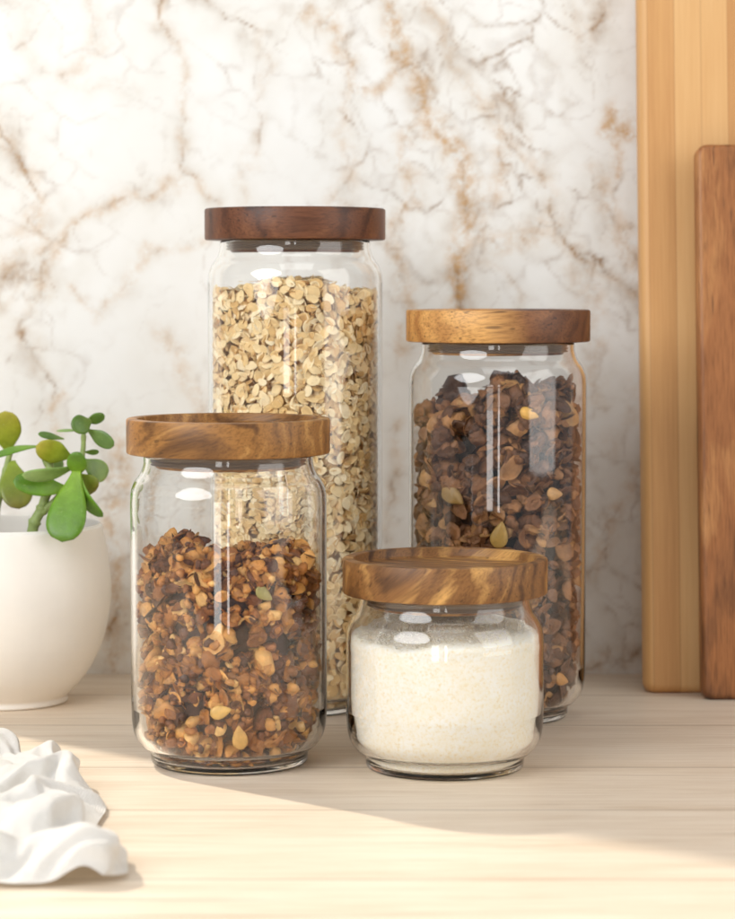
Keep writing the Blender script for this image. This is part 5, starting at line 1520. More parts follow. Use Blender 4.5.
    -1,-2,-1,0,-2,-1,3,1,-1,-3,-3,0,2,0,-3,-4,-2,-1,-2,-1,0,-3,-3,-1,1,2,5,5,4,5,6,4,2,0,-2,-3,-2,5012,0,3,0,0,1,2,1,-2,-2,-2,
    0,0,0,-1,-1,0,-1,1,2,2,-1,0,2,3,-1,-4,-5,-3,0,3,-1,0,0,0,-2,-1,-1,-1,1,1,-2,-2,-2,-1,-1,-1,-2,-5,-4,-1,2,2,4,4,3,2,5,6,6,
    4,-1,-4,-5,5031,-1,2,1,-1,1,2,0,-1,-1,-1,0,0,-1,-1,-1,-1,-2,-2,0,2,2,2,1,1,0,-2,-3,-4,-3,0,-1,1,2,0,-1,0,1,0,0,0,0,-1,-2,
    -2,-2,-1,-2,-4,-3,-2,1,2,3,2,2,1,2,4,7,7,4,-4,-8,5050,-1,0,1,1,1,1,-1,-1,-2,0,1,1,-1,-2,-1,0,-1,-3,-1,-1,1,1,0,2,2,1,-2,
    -4,-3,-2,-3,-1,0,0,2,2,1,-1,-1,0,0,-1,-1,-2,-4,-2,0,1,-1,-3,-1,1,2,2,3,1,1,1,3,7,7,-1,-8,5067,0,-1,1,3,1,0,0,-1,-1,0,1,1,
    -1,-2,-1,1,-1,-3,-2,-1,0,-2,0,2,3,1,-1,-4,-3,-2,-3,-3,-3,0,1,1,-1,-4,-3,-3,-2,0,0,-1,-1,1,4,4,2,-1,-3,-1,2,2,3,4,1,-2,0,3,
    7,3,-6,5082,3,-1,0,3,3,0,0,0,0,-1,1,1,0,-2,-2,0,-1,-2,-2,-1,0,-2,-1,0,1,-1,-1,-3,-1,-2,-2,-3,-5,-3,-3,0,0,-1,-2,-2,-2,-1,0,
    0,-1,-1,2,4,4,2,-1,-1,1,2,3,5,3,-2,-3,2,5,3,-4,5097,4,2,0,1,3,1,-1,0,0,0,1,1,0,0,-3,-1,0,-1,-3,-1,0,-1,-2,0,0,-1,-3,-3,
    -4,-3,-2,0,-2,-5,-5,-1,0,-1,-2,-1,-1,0,-1,0,0,-3,0,3,1,1,2,2,2,1,2,4,3,-1,1,4,3,0,-2,5114,2,4,2,-1,0,-1,-1,-1,1,1,0,1,1,
    0,0,0,1,0,-2,-2,0,-1,-2,-1,-1,-2,-3,-3,-3,-4,-4,-4,-3,-2,-1,0,-1,-4,-3,-3,-1,0,-3,1,2,2,1,1,0,-1,1,2,3,4,2,0,-1,0,6,6,2,1,
    -3,5130,0,2,3,2,-2,-2,-2,-3,-1,1,0,2,2,2,1,2,3,2,-1,-4,-1,-2,-1,1,0,-4,-3,-4,-4,-3,-5,-4,-3,-2,-1,0,-1,-4,-5,-6,-2,0,-2,0,3,
    3,2,0,-2,0,2,2,3,4,3,1,-1,0,4,6,1,2,0,5142,0,-2,1,3,1,-2,-2,-2,1,1,0,2,3,1,0,2,4,3,-1,-5,-1,0,-2,3,2,-3,-4,-4,-6,-7,-4,
    0,-1,-3,0,-2,-2,-3,-5,-6,-5,-1,0,-3,-3,-1,3,4,2,-1,2,2,1,2,5,4,3,-2,0,6,4,2,3,5151,2,0,-3,1,4,1,-1,-1,-1,0,-3,0,1,-2,-5,
    -1,3,4,1,-4,2,5,0,3,3,-2,-2,-4,-6,-9,-1,4,0,-5,0,-1,-4,-3,-1,-5,-4,-2,-1,-2,-6,-6,1,5,4,0,2,2,0,0,4,2,3,0,0,5,5,6,4,5162,
    1,3,-1,-5,-1,2,-2,-2,-2,1,-2,-1,-1,-4,-8,-3,0,2,5,-2,0,4,-2,0,4,2,0,3,-2,-7,-3,5,-2,-8,-1,0,-4,-1,5,2,-1,-2,-1,0,-5,-8,-4,
    1,4,3,2,3,1,1,2,2,2,2,1,-1,4,7,8,5175,-1,3,1,-6,-7,-5,-3,-3,-3,-1,-1,-3,-2,0,-5,-4,-2,2,6,0,-3,3,-2,-4,0,2,2,4,2,-1,-2,4,
    -2,-7,1,2,-5,-4,3,6,5,1,0,3,-3,-5,-6,-3,0,2,2,2,5,4,2,2,3,4,3,-2,0,5,8,5186,-1,1,2,-3,-6,-4,-2,-4,-4,-5,-4,-5,-6,-1,-1,-2,
    -2,0,4,1,-5,2,1,-4,-2,1,3,1,-1,2,2,5,0,-6,0,4,-2,-5,-1,4,3,4,4,6,2,-2,-6,-6,0,2,1,-1,2,4,4,4,4,6,5,2,0,2,4,5190,3,-2,2,
    2,-1,-2,0,-3,-5,-5,-3,-4,-5,-4,0,0,-4,-2,2,3,-4,0,3,-1,-4,0,3,0,-3,1,3,5,1,-5,0,4,1,-5,-3,2,0,2,4,3,0,1,-2,-3,1,4,2,-2,
    -1,1,3,4,4,5,6,3,4,2,1,5198,3,-3,-3,0,-1,-2,0,0,-2,-2,2,4,-1,-4,-2,2,-3,-5,0,4,-3,-2,3,1,-3,-2,2,2,-3,-2,2,4,1,-4,0,4,2,
    -3,-2,2,-2,-2,1,2,2,2,-1,-4,2,5,1,-3,-3,0,2,3,3,6,6,3,2,3,4,5215,3,-1,-4,0,0,-3,-2,1,1,-3,1,5,2,-2,-2,2,0,-5,-1,3,0,-3,
    -1,2,0,-3,-1,3,-1,-3,1,4,0,-4,0,3,2,-3,-1,4,0,-4,-2,1,2,3,1,-4,1,5,2,-2,-5,-3,1,1,2,4,5,5,4,2,3,5238,2,0,-3,-1,1,-1,-3,0,
    1,-2,-1,1,1,0,0,3,2,-2,-2,2,1,-2,-3,2,1,-2,-2,1,1,-2,0,3,1,-3,-1,2,1,-2,0,3,1,-3,-3,0,2,2,1,-2,-1,2,3,0,-3,-3,0,-1,-1,1,
    2,4,4,1,4,5260,0,0,0,0,0,0,0,0,0,0,0,0,0,0,0,0,0,0,0,0,0,0,0,0,0,0,0,0,0,0,0,0,0,0,0,0,0,0,0,0,0,0,0,0,0,0,0,0,0,0,
    0,0,0,0,0,0,0,0,0,0,0,0,0]
NAPKIN_Z = [
    9,0,0,0,0,0,0,0,0,0,0,0,0,0,0,0,0,0,0,0,0,0,0,0,0,0,0,0,0,0,0,0,0,0,0,0,1,2,2,3,2,1,0,-2,-3,-2,-2,-1,-1,0,0,0,0,1,2,
    4,7,7,6,2,-3,-6,-8,1,21,-1,0,2,-4,-7,-2,3,4,-2,5,6,4,-1,-2,-1,0,3,3,2,-1,-2,-5,-2,-1,-2,-2,-2,4,5,-2,-4,-3,1,1,1,-2,1,5,4,
    3,3,1,-1,-6,-8,-5,-1,8,5,2,3,-2,-1,4,8,9,5,1,-5,-10,-10,-6,-5,45,-6,-8,-6,-6,-6,0,4,2,-1,5,7,9,6,3,1,0,-1,2,0,-1,-4,-5,-1,
    0,-1,-4,-3,2,2,-5,-4,0,2,2,0,-1,2,6,5,4,0,-1,-3,-7,-6,-5,-2,7,10,6,5,1,-2,3,7,9,5,-2,-9,-12,-11,-9,-15,63,-10,-11,-11,-7,-4,
    -1,0,0,3,6,9,10,11,9,5,-3,-7,-5,-2,0,-2,-2,-1,-2,0,-3,-1,1,-1,-4,-1,1,3,3,1,2,2,2,0,-2,-4,-3,-3,-3,1,2,-3,3,6,7,8,8,5,4,
    0,-4,-3,0,-6,-11,-15,-13,-15,76,-10,-12,-11,-9,-4,0,3,3,5,6,8,9,10,10,4,-5,-8,-6,-3,0,-1,0,-1,-4,-2,0,2,-1,-1,0,2,1,1,2,3,4,
    1,1,-3,-4,-5,-3,-4,-4,1,6,2,2,5,4,7,10,7,2,-5,-9,-9,-5,-8,-11,-16,-13,-10,72,-10,-10,-11,-6,-1,4,7,6,5,7,9,9,8,7,0,-6,-7,-8,
    -7,-3,0,2,1,0,-3,1,6,2,2,2,2,2,1,2,3,2,1,1,-4,-5,-6,-5,-6,-4,0,7,6,4,4,3,5,6,1,-5,-5,-5,-7,-11,-13,-13,-13,-9,-8,59,-8,-8,
    -8,-2,3,6,8,3,5,5,8,9,8,5,-3,-6,-4,-5,-8,-5,-2,0,-3,2,2,3,9,7,6,4,2,2,0,1,2,0,2,0,-5,-6,-5,-6,-7,-6,-3,6,6,4,3,2,4,4,1,
    -6,-6,-4,-3,-10,-13,-11,-11,-11,-7,44,-8,-7,-5,-1,3,7,9,7,5,2,3,8,8,7,2,-5,-6,-7,-9,-7,-2,0,-1,3,2,3,9,9,8,4,1,-1,-1,1,6,3,
    -1,-4,-7,-7,-5,-6,-6,-6,-3,3,6,4,1,2,4,4,3,-3,-6,-2,1,-5,-13,-12,-10,-10,-7,30,-8,-5,-2,3,4,4,7,6,3,2,2,7,7,8,8,3,-3,-9,-12,
    -10,-4,4,6,5,-1,2,5,6,5,2,0,-1,-2,1,7,3,-4,-6,-8,-6,-5,-5,-5,-5,-2,1,4,3,0,3,4,5,5,-2,-3,4,6,-3,-14,-12,-10,-11,-8,23,-2,0,
    1,2,4,4,5,3,1,2,2,3,4,5,9,11,5,-7,-13,-12,-8,2,4,7,4,5,6,6,3,-1,-1,-1,-4,-2,5,-2,-8,-7,-8,-6,-1,-1,-3,-1,-1,-2,-2,0,3,6,9,
    7,4,-5,-2,7,6,-3,-10,-10,-12,-14,-10,33,0,1,2,3,3,4,4,3,2,1,0,0,2,2,5,10,7,-3,-13,-12,-5,-1,-2,2,4,6,6,7,4,1,0,-2,-5,-1,4,
    -4,-8,-9,-10,-8,-2,0,-1,-1,1,1,2,3,6,8,10,7,-1,-5,-3,8,4,-4,-9,-11,-11,-13,-13,42,-1,1,4,5,5,4,3,1,-1,-4,-5,0,6,6,1,4,7,0,
    -11,-10,-4,-3,-4,2,3,3,2,3,2,0,1,-1,-1,-1,1,-3,-4,-8,-9,-9,-5,-1,2,3,6,6,5,3,3,5,9,7,0,-4,-4,5,2,-5,-10,-12,-9,-11,-13,40,5,
    5,7,6,5,1,-5,-5,-6,-4,-2,4,11,8,3,1,3,-3,-8,-10,-8,-8,-4,1,2,2,1,0,0,0,0,2,4,1,-1,-6,-2,-6,-8,-5,1,5,5,2,1,3,4,1,1,7,9,
    7,-1,-5,-1,3,-2,-5,-8,-11,-7,-10,-11,33,4,8,10,7,4,-3,-8,-7,-5,0,4,8,8,2,5,0,-3,-6,-5,-5,-6,-6,-4,-4,-2,-1,-1,-1,-2,0,0,2,7,
    6,0,-7,-4,-5,-3,0,7,7,2,-4,-4,1,4,1,4,6,9,5,-4,-6,0,4,-2,-5,-4,-5,-6,-10,-11,32,0,4,11,9,4,-4,-6,-4,0,5,6,3,0,-3,3,0,-3,
    -7,-1,3,-2,-6,-7,-9,-7,-4,-1,0,0,1,1,1,4,6,2,-6,-5,-2,2,1,4,5,1,-6,-6,3,6,8,5,-1,1,3,-3,-7,1,5,4,-3,1,-3,-9,-10,-11,26,4,
    1,9,12,8,1,-4,-5,3,8,2,-4,-3,-3,1,2,1,-7,-5,0,-3,-4,-7,-8,-6,-1,1,2,2,3,2,0,-2,-2,0,0,0,-3,-1,1,0,0,3,0,-3,3,8,8,2,-6,-6,
    0,1,-5,0,8,10,-1,-2,-4,-11,-9,-8,19,7,3,7,9,12,6,1,-2,5,8,0,-6,0,0,0,0,2,-8,-10,-7,-5,0,-1,-4,-7,-4,-3,2,4,6,5,2,-2,-4,-3,
    1,0,-4,-6,-5,-3,0,3,5,2,1,2,8,-1,-7,-5,-1,3,-1,0,11,11,1,-3,-9,-12,-9,-5,14,9,9,8,7,7,5,7,6,8,6,-2,-5,0,1,0,0,-1,-7,-10,
    -9,-9,-4,1,3,-1,-3,-5,0,2,4,5,2,0,-3,-6,-5,-4,1,-1,-6,-2,-2,-3,2,6,4,-1,4,4,-5,-3,-4,0,1,1,10,13,4,-4,-11,-13,-10,-6,16,8,
    11,9,7,6,4,10,10,7,5,-1,-4,-6,-5,-5,-1,1,-3,-6,-5,-5,-8,-2,3,2,1,-5,-4,-5,0,4,5,2,-4,-8,-8,-1,7,5,-2,-6,-6,-4,2,8,8,0,2,5,
    -2,-3,-4,-5,-2,0,8,12,6,-5,-8,-9,-12,-11,21,2,7,9,11,8,3,7,8,5,3,1,-3,-7,-8,-8,-3,0,0,-2,-1,3,-3,-2,-1,-2,-3,-6,-5,-3,-2,-1,
    4,5,0,-5,-7,1,7,7,0,-9,-9,-2,6,11,9,4,2,5,1,-3,-5,-8,-5,-2,3,8,6,-2,-6,-8,-12,-15,32,-4,-1,5,11,11,4,2,5,6,1,0,1,-3,-7,-7,
    -8,-4,0,0,0,6,2,-4,-6,-5,-5,-5,-4,-1,0,-2,0,4,5,1,-3,-2,2,7,5,-6,-8,-1,8,11,7,8,7,5,1,-1,-4,-7,-8,-6,-6,2,2,-3,-5,-5,-8,
    -13,43,-5,-6,-4,6,10,6,1,2,8,1,-4,0,0,-4,-5,-6,-7,-3,0,-1,3,5,-2,-5,-6,-5,-1,0,0,-3,-3,0,0,3,3,4,2,-1,1,6,3,-4,-1,6,10,7,
    8,9,8,2,-1,-1,-5,-10,-10,-10,-3,-5,-6,-6,-2,-4,-9,37,-2,-4,-7,-1,6,6,2,4,7,4,-4,-5,-1,-2,-4,-4,-7,-4,1,-1,1,3,2,1,-1,-2,1,0,
    0,-3,-5,-4,1,2,0,5,5,1,-2,2,7,4,3,3,6,9,6,6,8,6,1,1,-2,-8,-12,-12,-8,-6,-5,-8,-3,-7,-8,27,0,0,-5,-6,0,5,3,5,5,7,1,-7,-5,
    -2,-3,1,-4,-5,-1,0,1,0,1,2,4,0,0,-2,0,0,-2,-5,0,4,5,7,5,1,-3,-2,3,6,6,6,5,9,7,1,3,8,6,1,-2,-3,-8,-12,-10,-6,-8,-11,-4,-10,
    -10,21,3,1,-2,-3,-4,1,0,4,5,6,4,-4,-8,-3,-2,6,4,-1,-3,-4,-2,0,2,-3,-1,-1,1,3,5,0,-1,-3,1,5,5,9,5,2,-1,-1,1,0,3,7,6,8,8,2,
    -1,2,7,3,-1,0,-3,-7,-10,-10,-12,-13,-8,-8,-11,23,6,-4,-5,0,-3,-3,2,6,7,1,-1,0,-1,0,-2,3,8,2,-1,-6,-7,-2,4,-1,-4,-3,-1,3,8,5,
    0,-3,-3,-2,0,8,8,3,4,5,5,2,-1,1,1,3,5,6,1,-2,5,6,-1,-1,3,0,-7,-11,-16,-15,-14,-7,-8,24,4,-2,-6,-1,-1,-2,0,4,7,0,-3,-1,3,7,
    2,1,7,4,-1,-7,-9,-3,2,-3,-5,-3,1,5,8,4,-3,-6,-4,-4,-1,4,8,8,7,8,8,6,3,1,-2,-5,-4,4,5,-1,-1,5,2,-2,4,6,-1,-10,-17,-18,-14,
    -3,-10,26,1,2,-2,-5,-3,1,2,-1,2,5,2,-2,1,7,5,4,6,5,-3,-7,-8,-4,-4,-3,0,-2,-1,1,3,1,-1,-2,-1,-2,-1,-2,1,6,8,6,7,7,8,3,-2,
    -4,-7,0,4,2,-3,3,4,-1,1,9,4,-6,-16,-17,-14,-2,-12,33,-3,-1,1,-3,-6,-2,3,1,0,3,6,4,2,4,7,9,4,3,-4,-6,-7,-3,-4,-4,-5,-8,-6,-2,
    0,1,0,1,0,2,5,3,-1,0,4,3,2,7,8,3,-1,-1,-3,-2,-1,3,-3,0,7,1,-2,7,8,0,-12,-16,-13,-4,-13,37,1,-3,-2,1,-3,-7,-3,5,3,1,3,7,6,
    3,5,8,3,0,-3,-4,-4,-2,-3,-7,-10,-10,-5,1,0,-1,1,0,1,1,5,6,1,-2,0,1,2,3,5,3,0,-3,-3,0,-2,0,-1,-1,6,5,-3,4,11,6,-5,-15,-14,
    -8,-12,32,8,4,-4,-1,-1,-5,-6,0,6,4,0,4,9,7,3,5,6,3,0,-2,-3,-5,-6,-7,-10,-10,-6,-1,-3,-2,-2,-1,0,-1,6,8,5,0,1,3,1,-2,-4,-2,
    2,-1,-5,0,0,-2,-2,0,4,7,-2,3,10,10,2,-14,-17,-10,-7,35,7,9,0,-6,-5,-3,-3,-4,1,7,3,3,7,10,6,1,3,6,4,1,-2,-4,-6,-7,-9,-10,-7,
    -2,-2,-2,-4,-4,-2,-5,0,5,8,6,5,0,-4,-6,-7,-3,2,2,-3,-1,1,0,-2,-2,0,6,2,4,9,13,8,-13,-17,-11,-9,39,2,8,5,-4,-8,-4,1,0,-3,2,
    5,5,6,8,7,2,0,4,6,3,-3,-1,-1,-5,-7,-9,-7,-4,-4,-4,-8,-6,-2,-2,-5,0,6,6,6,0,-7,-7,-3,1,2,0,0,-3,-2,-1,2,2,-1,2,5,4,7,12,11,
    -10,-17,-14,-8,38,1,5,7,4,-4,-9,-2,1,0,-3,1,9,8,3,3,6,3,2,3,3,-1,-4,0,-1,-3,-7,-7,-8,-5,-2,-4,-6,-7,-4,-4,2,4,3,1,-1,-5,-3,
    4,6,-1,-6,-3,-2,0,1,4,5,1,-2,-1,4,7,11,12,-6,-18,-17,-7,35,6,1,3,7,3,-7,-7,-3,2,1,-1,6,9,2,-3,5,8,5,0,0,1,-5,-3,-1,-2,-5,
    -5,-4,-3,-4,-3,-1,-5,-8,-7,1,-1,1,3,1,-1,2,8,4,-2,-7,-2,1,2,1,1,3,5,0,-4,1,7,11,9,-9,-19,-17,-7,36,8,3,-1,0,3,-1,-3,-6,-3,
    3,1,2,7,2,-4,2,8,9,3,-3,1,-2,-5,-5,-1,-1,0,-2,-2,-6,-6,1,1,-5,-9,-7,-5,1,7,6,5,2,4,3,3,-3,-1,0,-1,-2,0,5,7,3,-3,-2,2,8,4,
    -12,-18,-14,-8,40,4,6,1,-5,-2,1,0,-4,-7,-3,2,0,4,6,2,-1,4,8,7,-2,-3,0,-2,-8,-4,1,0,-1,-3,-4,-5,-2,5,1,-3,-8,-8,-1,6,9,9,4,
    0,2,5,2,-1,0,1,-3,-1,5,7,4,1,-4,-3,1,-2,-10,-13,-12,-14,49,-2,3,4,-2,-6,-6,-4,1,-3,-7,-2,2,1,4,7,4,0,3,7,3,-4,-5,-1,-4,-7,
    -4,0,2,-1,-2,-3,-2,3,4,3,-4,-7,-4,2,7,8,8,3,-2,2,5,2,-2,3,4,-1,2,7,8,4,-4,-8,-9,-11,-7,-9,-10,-13,56,-2,-4,-1,1,0,-7,-8,-3,
    1,-4,-5,2,2,-1,4,6,4,-2,2,6,0,-7,-4,0,-4,-6,-4,1,4,3,3,1,2,2,-2,-4,0,1,1,0,1,5,6,2,-4,2,5,-1,0,7,5,1,3,8,8,-1,-9,-13,
    -15,-10,-9,-10,-6,54,1,-1,-6,-4,3,-2,-5,-5,-2,0,-5,-2,3,1,-1,2,5,1,-2,1,2,-4,-6,-1,3,0,-4,-5,0,3,4,9,8,5,-3,-4,0,1,1,-2,-4,
    0,2,6,-3,-5,5,3,-2,4,9,5,1,3,9,6,-4,-10,-14,-13,-14,-13,-5,39,4,5,-1,-7,-3,0,4,2,-1,0,-3,-6,-2,4,0,-3,0,4,1,-4,-2,0,-4,-6,
    1,6,3,-3,-1,-2,-1,7,11,10,3,-4,-6,-4,2,0,-6,-6,0,8,2,-5,3,3,-2,-1,7,9,4,-1,6,9,5,-4,-10,-13,-16,-16,-10,28,4,6,4,-3,-7,-3,6,
    6,4,3,0,-5,-6,0,3,-2,-4,-2,3,0,-5,-1,0,-7,-6,3,6,5,3,0,-4,-1,7,10,6,-4,-5,-7,-1,1,-4,-7,-2,7,6,0,3,3,-5,-6,3,10,7,-1,1,8,
    7,0,-2,-6,-12,-17,-19,36,1,-1,0,-2,-5,2,6,3,0,3,6,3,-4,-4,-1,1,-2,-6,-3,1,-1,-4,0,-3,-9,-2,3,5,5,5,3,-3,0,3,5,2,2,-4,-8,-4,
    -2,-4,-5,1,5,6,6,3,-5,-9,-2,7,9,1,-2,4,6,2,-1,0,-3,-14,-23,43,2,0,-7,-5,0,7,8,2,-5,-1,5,5,1,-2,-5,-2,-1,-3,-7,-3,0,-2,-3,1,
    -7,-5,3,4,0,4,6,6,1,-3,-2,2,7,1,-5,-9,-3,-1,-3,-5,-2,3,5,6,1,-7,-8,1,8,3,-2,0,5,6,-2,0,2,-7,-22,43,4,4,-4,-6,1,8,8,2,-4,
    -5,-2,0,0,1,2,-2,-1,-1,-5,-7,-5,-3,-4,3,-2,-4,-1,6,2,-1,2,5,7,2,-3,-4,0,5,4,-4,-6,-3,0,-2,-5,-5,-1,3,4,-2,-9,-3,5,5,-2,-3,
    4,9,5,-3,2,-5,-20,40,7,7,-1,-3,-3,3,7,4,1,-2,-4,-4,-4,-3,0,3,0,0,0,-4,-8,-7,-6,-2,2,1,-2,4,6,4,-1,-1,1,5,5,-2,-5,-1,6,5,
    -2,-5,-3,0,0,-4,-6,-4,0,-1,-7,-4,3,4,-1,-3,3,11,11,-7,-3,-8,-13,41,4,1,-1,2,0,-1,2,0,3,1,-3,-3,-1,-2,-4,0,4,3,4,0,-6,-8,-8,
    -6,-1,5,2,0,4,6,5,0,-2,-2,3,4,0,-5,-1,5,6,1,-4,-4,3,1,-4,-5,-5,-4,-8,-5,-3,0,1,1,5,12,13,-6,-9,-13,-9,36,-2,-3,0,4,4,3,1,
    -4,-1,0,-1,-3,0,2,0,-1,5,3,1,-1,-5,-5,-6,-6,-1,8,6,3,0,0,5,5,2,-1,-4,1,5,0,-4,-3,4,7,3,-3,-1,3,2,-2,-5,-6,-6,-7,-6,-4,1,4,
    6,9,10,-7,-9,-16,-11,26,-3,-1,3,5,3,2,1,-5,-3,0,5,-2,-7,0,3,2,2,1,-1,0,1,3,0,-4,-1,5,6,4,0,-3,0,2,4,4,-1,-1,2,5,0,-5,-3,
    5,7,3,-2,-2,4,5,-1,-4,-6,-7,-7,-7,-2,4,8,7,7,-10,-10,-16,-16,28,-2,-2,1,4,4,2,-2,-3,-3,-4,4,0,-8,-5,2,3,3,2,2,3,3,6,5,-1,
    -3,-1,-1,2,4,3,2,0,-2,0,5,5,3,3,3,0,-5,-2,4,6,2,-4,-1,6,8,1,-4,-7,-8,-8,-5,2,8,9,5,-13,-16,-15,-19,31,-1,-2,-2,-1,3,4,2,-2,
    -3,-7,-3,3,-2,-5,2,4,4,4,4,2,1,3,2,-3,-7,-3,-1,1,3,5,6,6,2,-3,-1,5,8,5,4,4,0,-3,-4,0,4,2,-2,1,8,7,0,-2,-5,-9,-8,-3,7,10,
    5,-14,-20,-19,-18,23,-2,-3,-2,1,2,4,3,-1,1,-4,-6,1,3,0,-2,-1,2,3,4,1,1,0,2,-1,-5,-1,2,2,1,2,5,7,7,1,-5,-3,6,9,8,7,4,0,-4,
    -5,-3,4,1,-3,5,8,3,2,2,-3,-7,-7,2,8,2,-15,-22,-18,-17,15,1,-3,1,5,4,-1,0,-3,1,2,-2,-4,0,1,0,-3,1,4,4,4,3,-3,-1,0,-1,1,3,2,
    2,3,3,4,3,4,-3,-8,-2,6,10,9,7,3,0,-5,-6,-2,4,-2,3,6,3,3,5,5,0,-4,-2,3,-4,-17,-19,-16,-18,18,0,-2,1,5,6,3,1,-3,-5,-2,2,-1,
    -3,-1,-1,1,5,4,1,2,3,0,-1,1,1,3,3,3,3,2,2,1,-1,0,-2,-8,-7,-1,7,9,9,4,2,-1,-6,-6,1,4,4,4,3,3,1,5,7,4,1,-2,-9,-17,-18,-15,
    -18,29,0,0,1,2,4,5,0,-2,-4,-5,-2,-1,0,1,0,-1,3,-1,-4,-2,3,2,1,3,3,4,5,4,4,2,1,0,-1,-2,-6,-8,-6,-4,2,6,7,6,5,4,-2,-8,-2,2,
    3,3,5,6,1,-1,4,8,5,-1,-8,-15,-19,-15,-15,40,2,2,-1,-5,-2,0,-3,-2,4,2,0,-2,0,-2,-6,-4,1,0,-2,1,6,3,0,0,2,1,2,1,3,3,1,0,0,
    0,-5,-7,-6,-3,1,2,4,6,6,5,3,-2,0,1,-1,-2,1,6,5,0,-1,4,7,4,-6,-15,-16,-15,-12,40,4,6,2,-4,-7,-6,-8,-5,2,5,2,0,0,-1,-3,0,4,
    0,-3,-1,1,-1,-3,-1,1,1,1,1,3,2,-1,-1,1,1,-1,-2,-5,-3,0,5,5,7,5,0,-1,-1,1,0,-2,0,0,5,7,2,-4,-2,5,8,2,-10,-15,-15,-14,45,4,
    5,2,-1,-6,-7,-7,-7,-6,-3,2,7,7,2,-2,0,2,-5,-9,-4,0,-1,1,2,2,3,2,3,2,1,-5,-5,1,4,1,-1,-1,-2,-1,2,3,4,6,3,0,0,-1,-2,2,4,0,
    2,4,-2,-6,-4,3,9,8,-7,-14,-16,-14,37,5,5,3,-1,-2,-5,-4,-3,-5,-8,-3,5,9,4,-4,-2,2,-2,-9,-5,1,-1,-2,-1,0,3,5,5,3,3,0,-5,-2,3,
    4,2,1,0,-1,1,2,-1,0,0,2,3,4,2,4,6,2,0,-1,-1,-5,-6,0,6,4,-7,-14,-14,-13,24,6,4,4,6,4,-4,-6,-6,-2,-5,-7,0,7,7,-2,-5,0,2,-3,
    -5,0,2,0,-4,-3,3,8,5,-1,-1,4,2,-1,-2,0,1,1,0,0,1,5,3,2,-1,2,2,5,4,4,5,1,-5,-4,1,3,-2,-3,-1,-4,-10,-10,-9,-13,19,9,3,1,6,
    6,-3,-8,-9,-3,-2,-3,-2,3,7,4,-3,-4,0,2,0,-3,0,3,-1,-5,2,9,6,-1,-5,0,5,4,2,0,0,0,1,0,-2,-1,1,5,5,4,3,5,4,0,0,1,-4,-6,-1,
    4,1,-5,-4,-4,-9,-8,-10,-10,18,8,4,-2,2,5,-1,-6,-8,0,2,0,-4,-4,3,6,1,-2,-3,-1,4,1,-1,3,2,-4,0,7,9,0,-6,-6,-1,3,4,2,0,-1,0,
    4,3,0,-2,1,3,4,3,5,7,3,1,1,0,-5,-2,5,2,-7,-6,-6,-11,-10,-10,-8,21,1,5,1,-2,1,3,-1,-5,0,2,-1,-5,-4,-1,1,2,3,0,-4,1,3,1,2,
    5,2,-1,3,9,3,-3,-6,-5,-4,1,3,2,-1,-3,0,3,6,4,2,3,2,1,-1,1,4,5,7,6,0,-2,4,2,-6,-10,-12,-12,-7,-10,-10,30,-3,1,3,-2,-4,-1,1,
    -2,-2,1,2,0,1,0,-3,-3,-1,3,0,-3,-2,2,1,5,8,4,0,5,6,1,-1,-3,-7,-7,-2,2,-1,-4,-3,0,4,5,2,3,4,2,1,-1,0,4,7,9,7,5,6,2,-4,
    -11,-14,-14,-11,-10,-9,32,1,-3,-1,2,-1,-5,-5,-3,-2,1,1,0,4,5,-3,-4,-5,0,2,-1,0,2,2,5,10,8,0,-1,2,2,0,2,-2,-7,-6,-3,-3,-3,-3,
    0,1,1,1,2,1,2,2,3,2,2,4,5,8,8,9,7,0,-7,-12,-14,-13,-12,-11,26,4,-1,-4,0,3,0,-6,-3,0,0,1,-3,1,7,1,-4,-4,-1,1,3,2,0,1,2,7,
    8,3,0,1,-1,-3,1,2,-1,-3,-3,-2,-2,-2,0,1,0,-1,-2,-4,-5,-2,4,2,0,1,4,6,9,10,10,5,-1,-7,-12,-15,-12,-13,23,2,3,-1,-4,0,1,-3,-4,
    -2,2,4,1,-2,4,5,2,0,-4,-2,0,-2,-4,0,3,5,3,3,2,2,1,-2,0,0,0,-1,0,0,4,2,1,0,-2,-4,-7,-5,-4,-1,5,-1,-6,-1,3,4,5,9,10,6,3,
    -1,-6,-13,-14,-13,22,-2,2,4,1,-4,-5,-3,-1,1,2,4,4,0,-2,1,5,3,-5,-7,-2,-1,-2,0,1,1,3,7,5,-2,-3,-3,2,3,4,2,2,-1,2,3,1,-1,-1,
    -2,-5,-4,-1,0,3,-4,-9,-4,0,2,1,7,9,8,2,1,-1,-8,-14,-12,20,0,-2,3,4,1,-4,-3,3,3,0,-2,2,4,0,-4,0,5,-2,-8,-2,3,1,0,0,-1,1,7,
    3,-4,-5,-6,0,4,2,4,5,3,1,1,0,0,0,0,-1,1,0,0,0,-6,-9,-4,-3,-3,-1,3,8,10,4,-2,-2,-4,-9,-10,18,3,2,1,1,4,1,-3,-1,3,1,-2,-3,
    2,5,-3,-5,3,2,-7,-6,2,1,1,0,1,2,3,-1,-4,-3,-2,5,6,1,-3,1,1,0,1,-1,0,0,1,-2,-1,1,3,2,-2,-6,-1,1,-5,-2,-2,2,9,9,2,-6,-8,-7,
    -6,26,-2,4,4,0,1,3,-2,-4,0,2,0,-2,-2,4,1,-6,-3,2,-1,-7,-4,3,2,-3,-2,0,1,0,2,2,4,7,7,2,-3,-2,-1,-3,-2,-4,-3,-1,1,-2,-3,-1,
    1,3,3,2,4,5,-3,-4,-6,-1,5,11,7,-5,-11,-10,-7,38,-5,0,6,2,-1,0,0,-2,1,0,-2,-2,-3,2,2,-4,-6,-3,1,-3,-7,0,4,1,-2,-1,1,3,5,3,
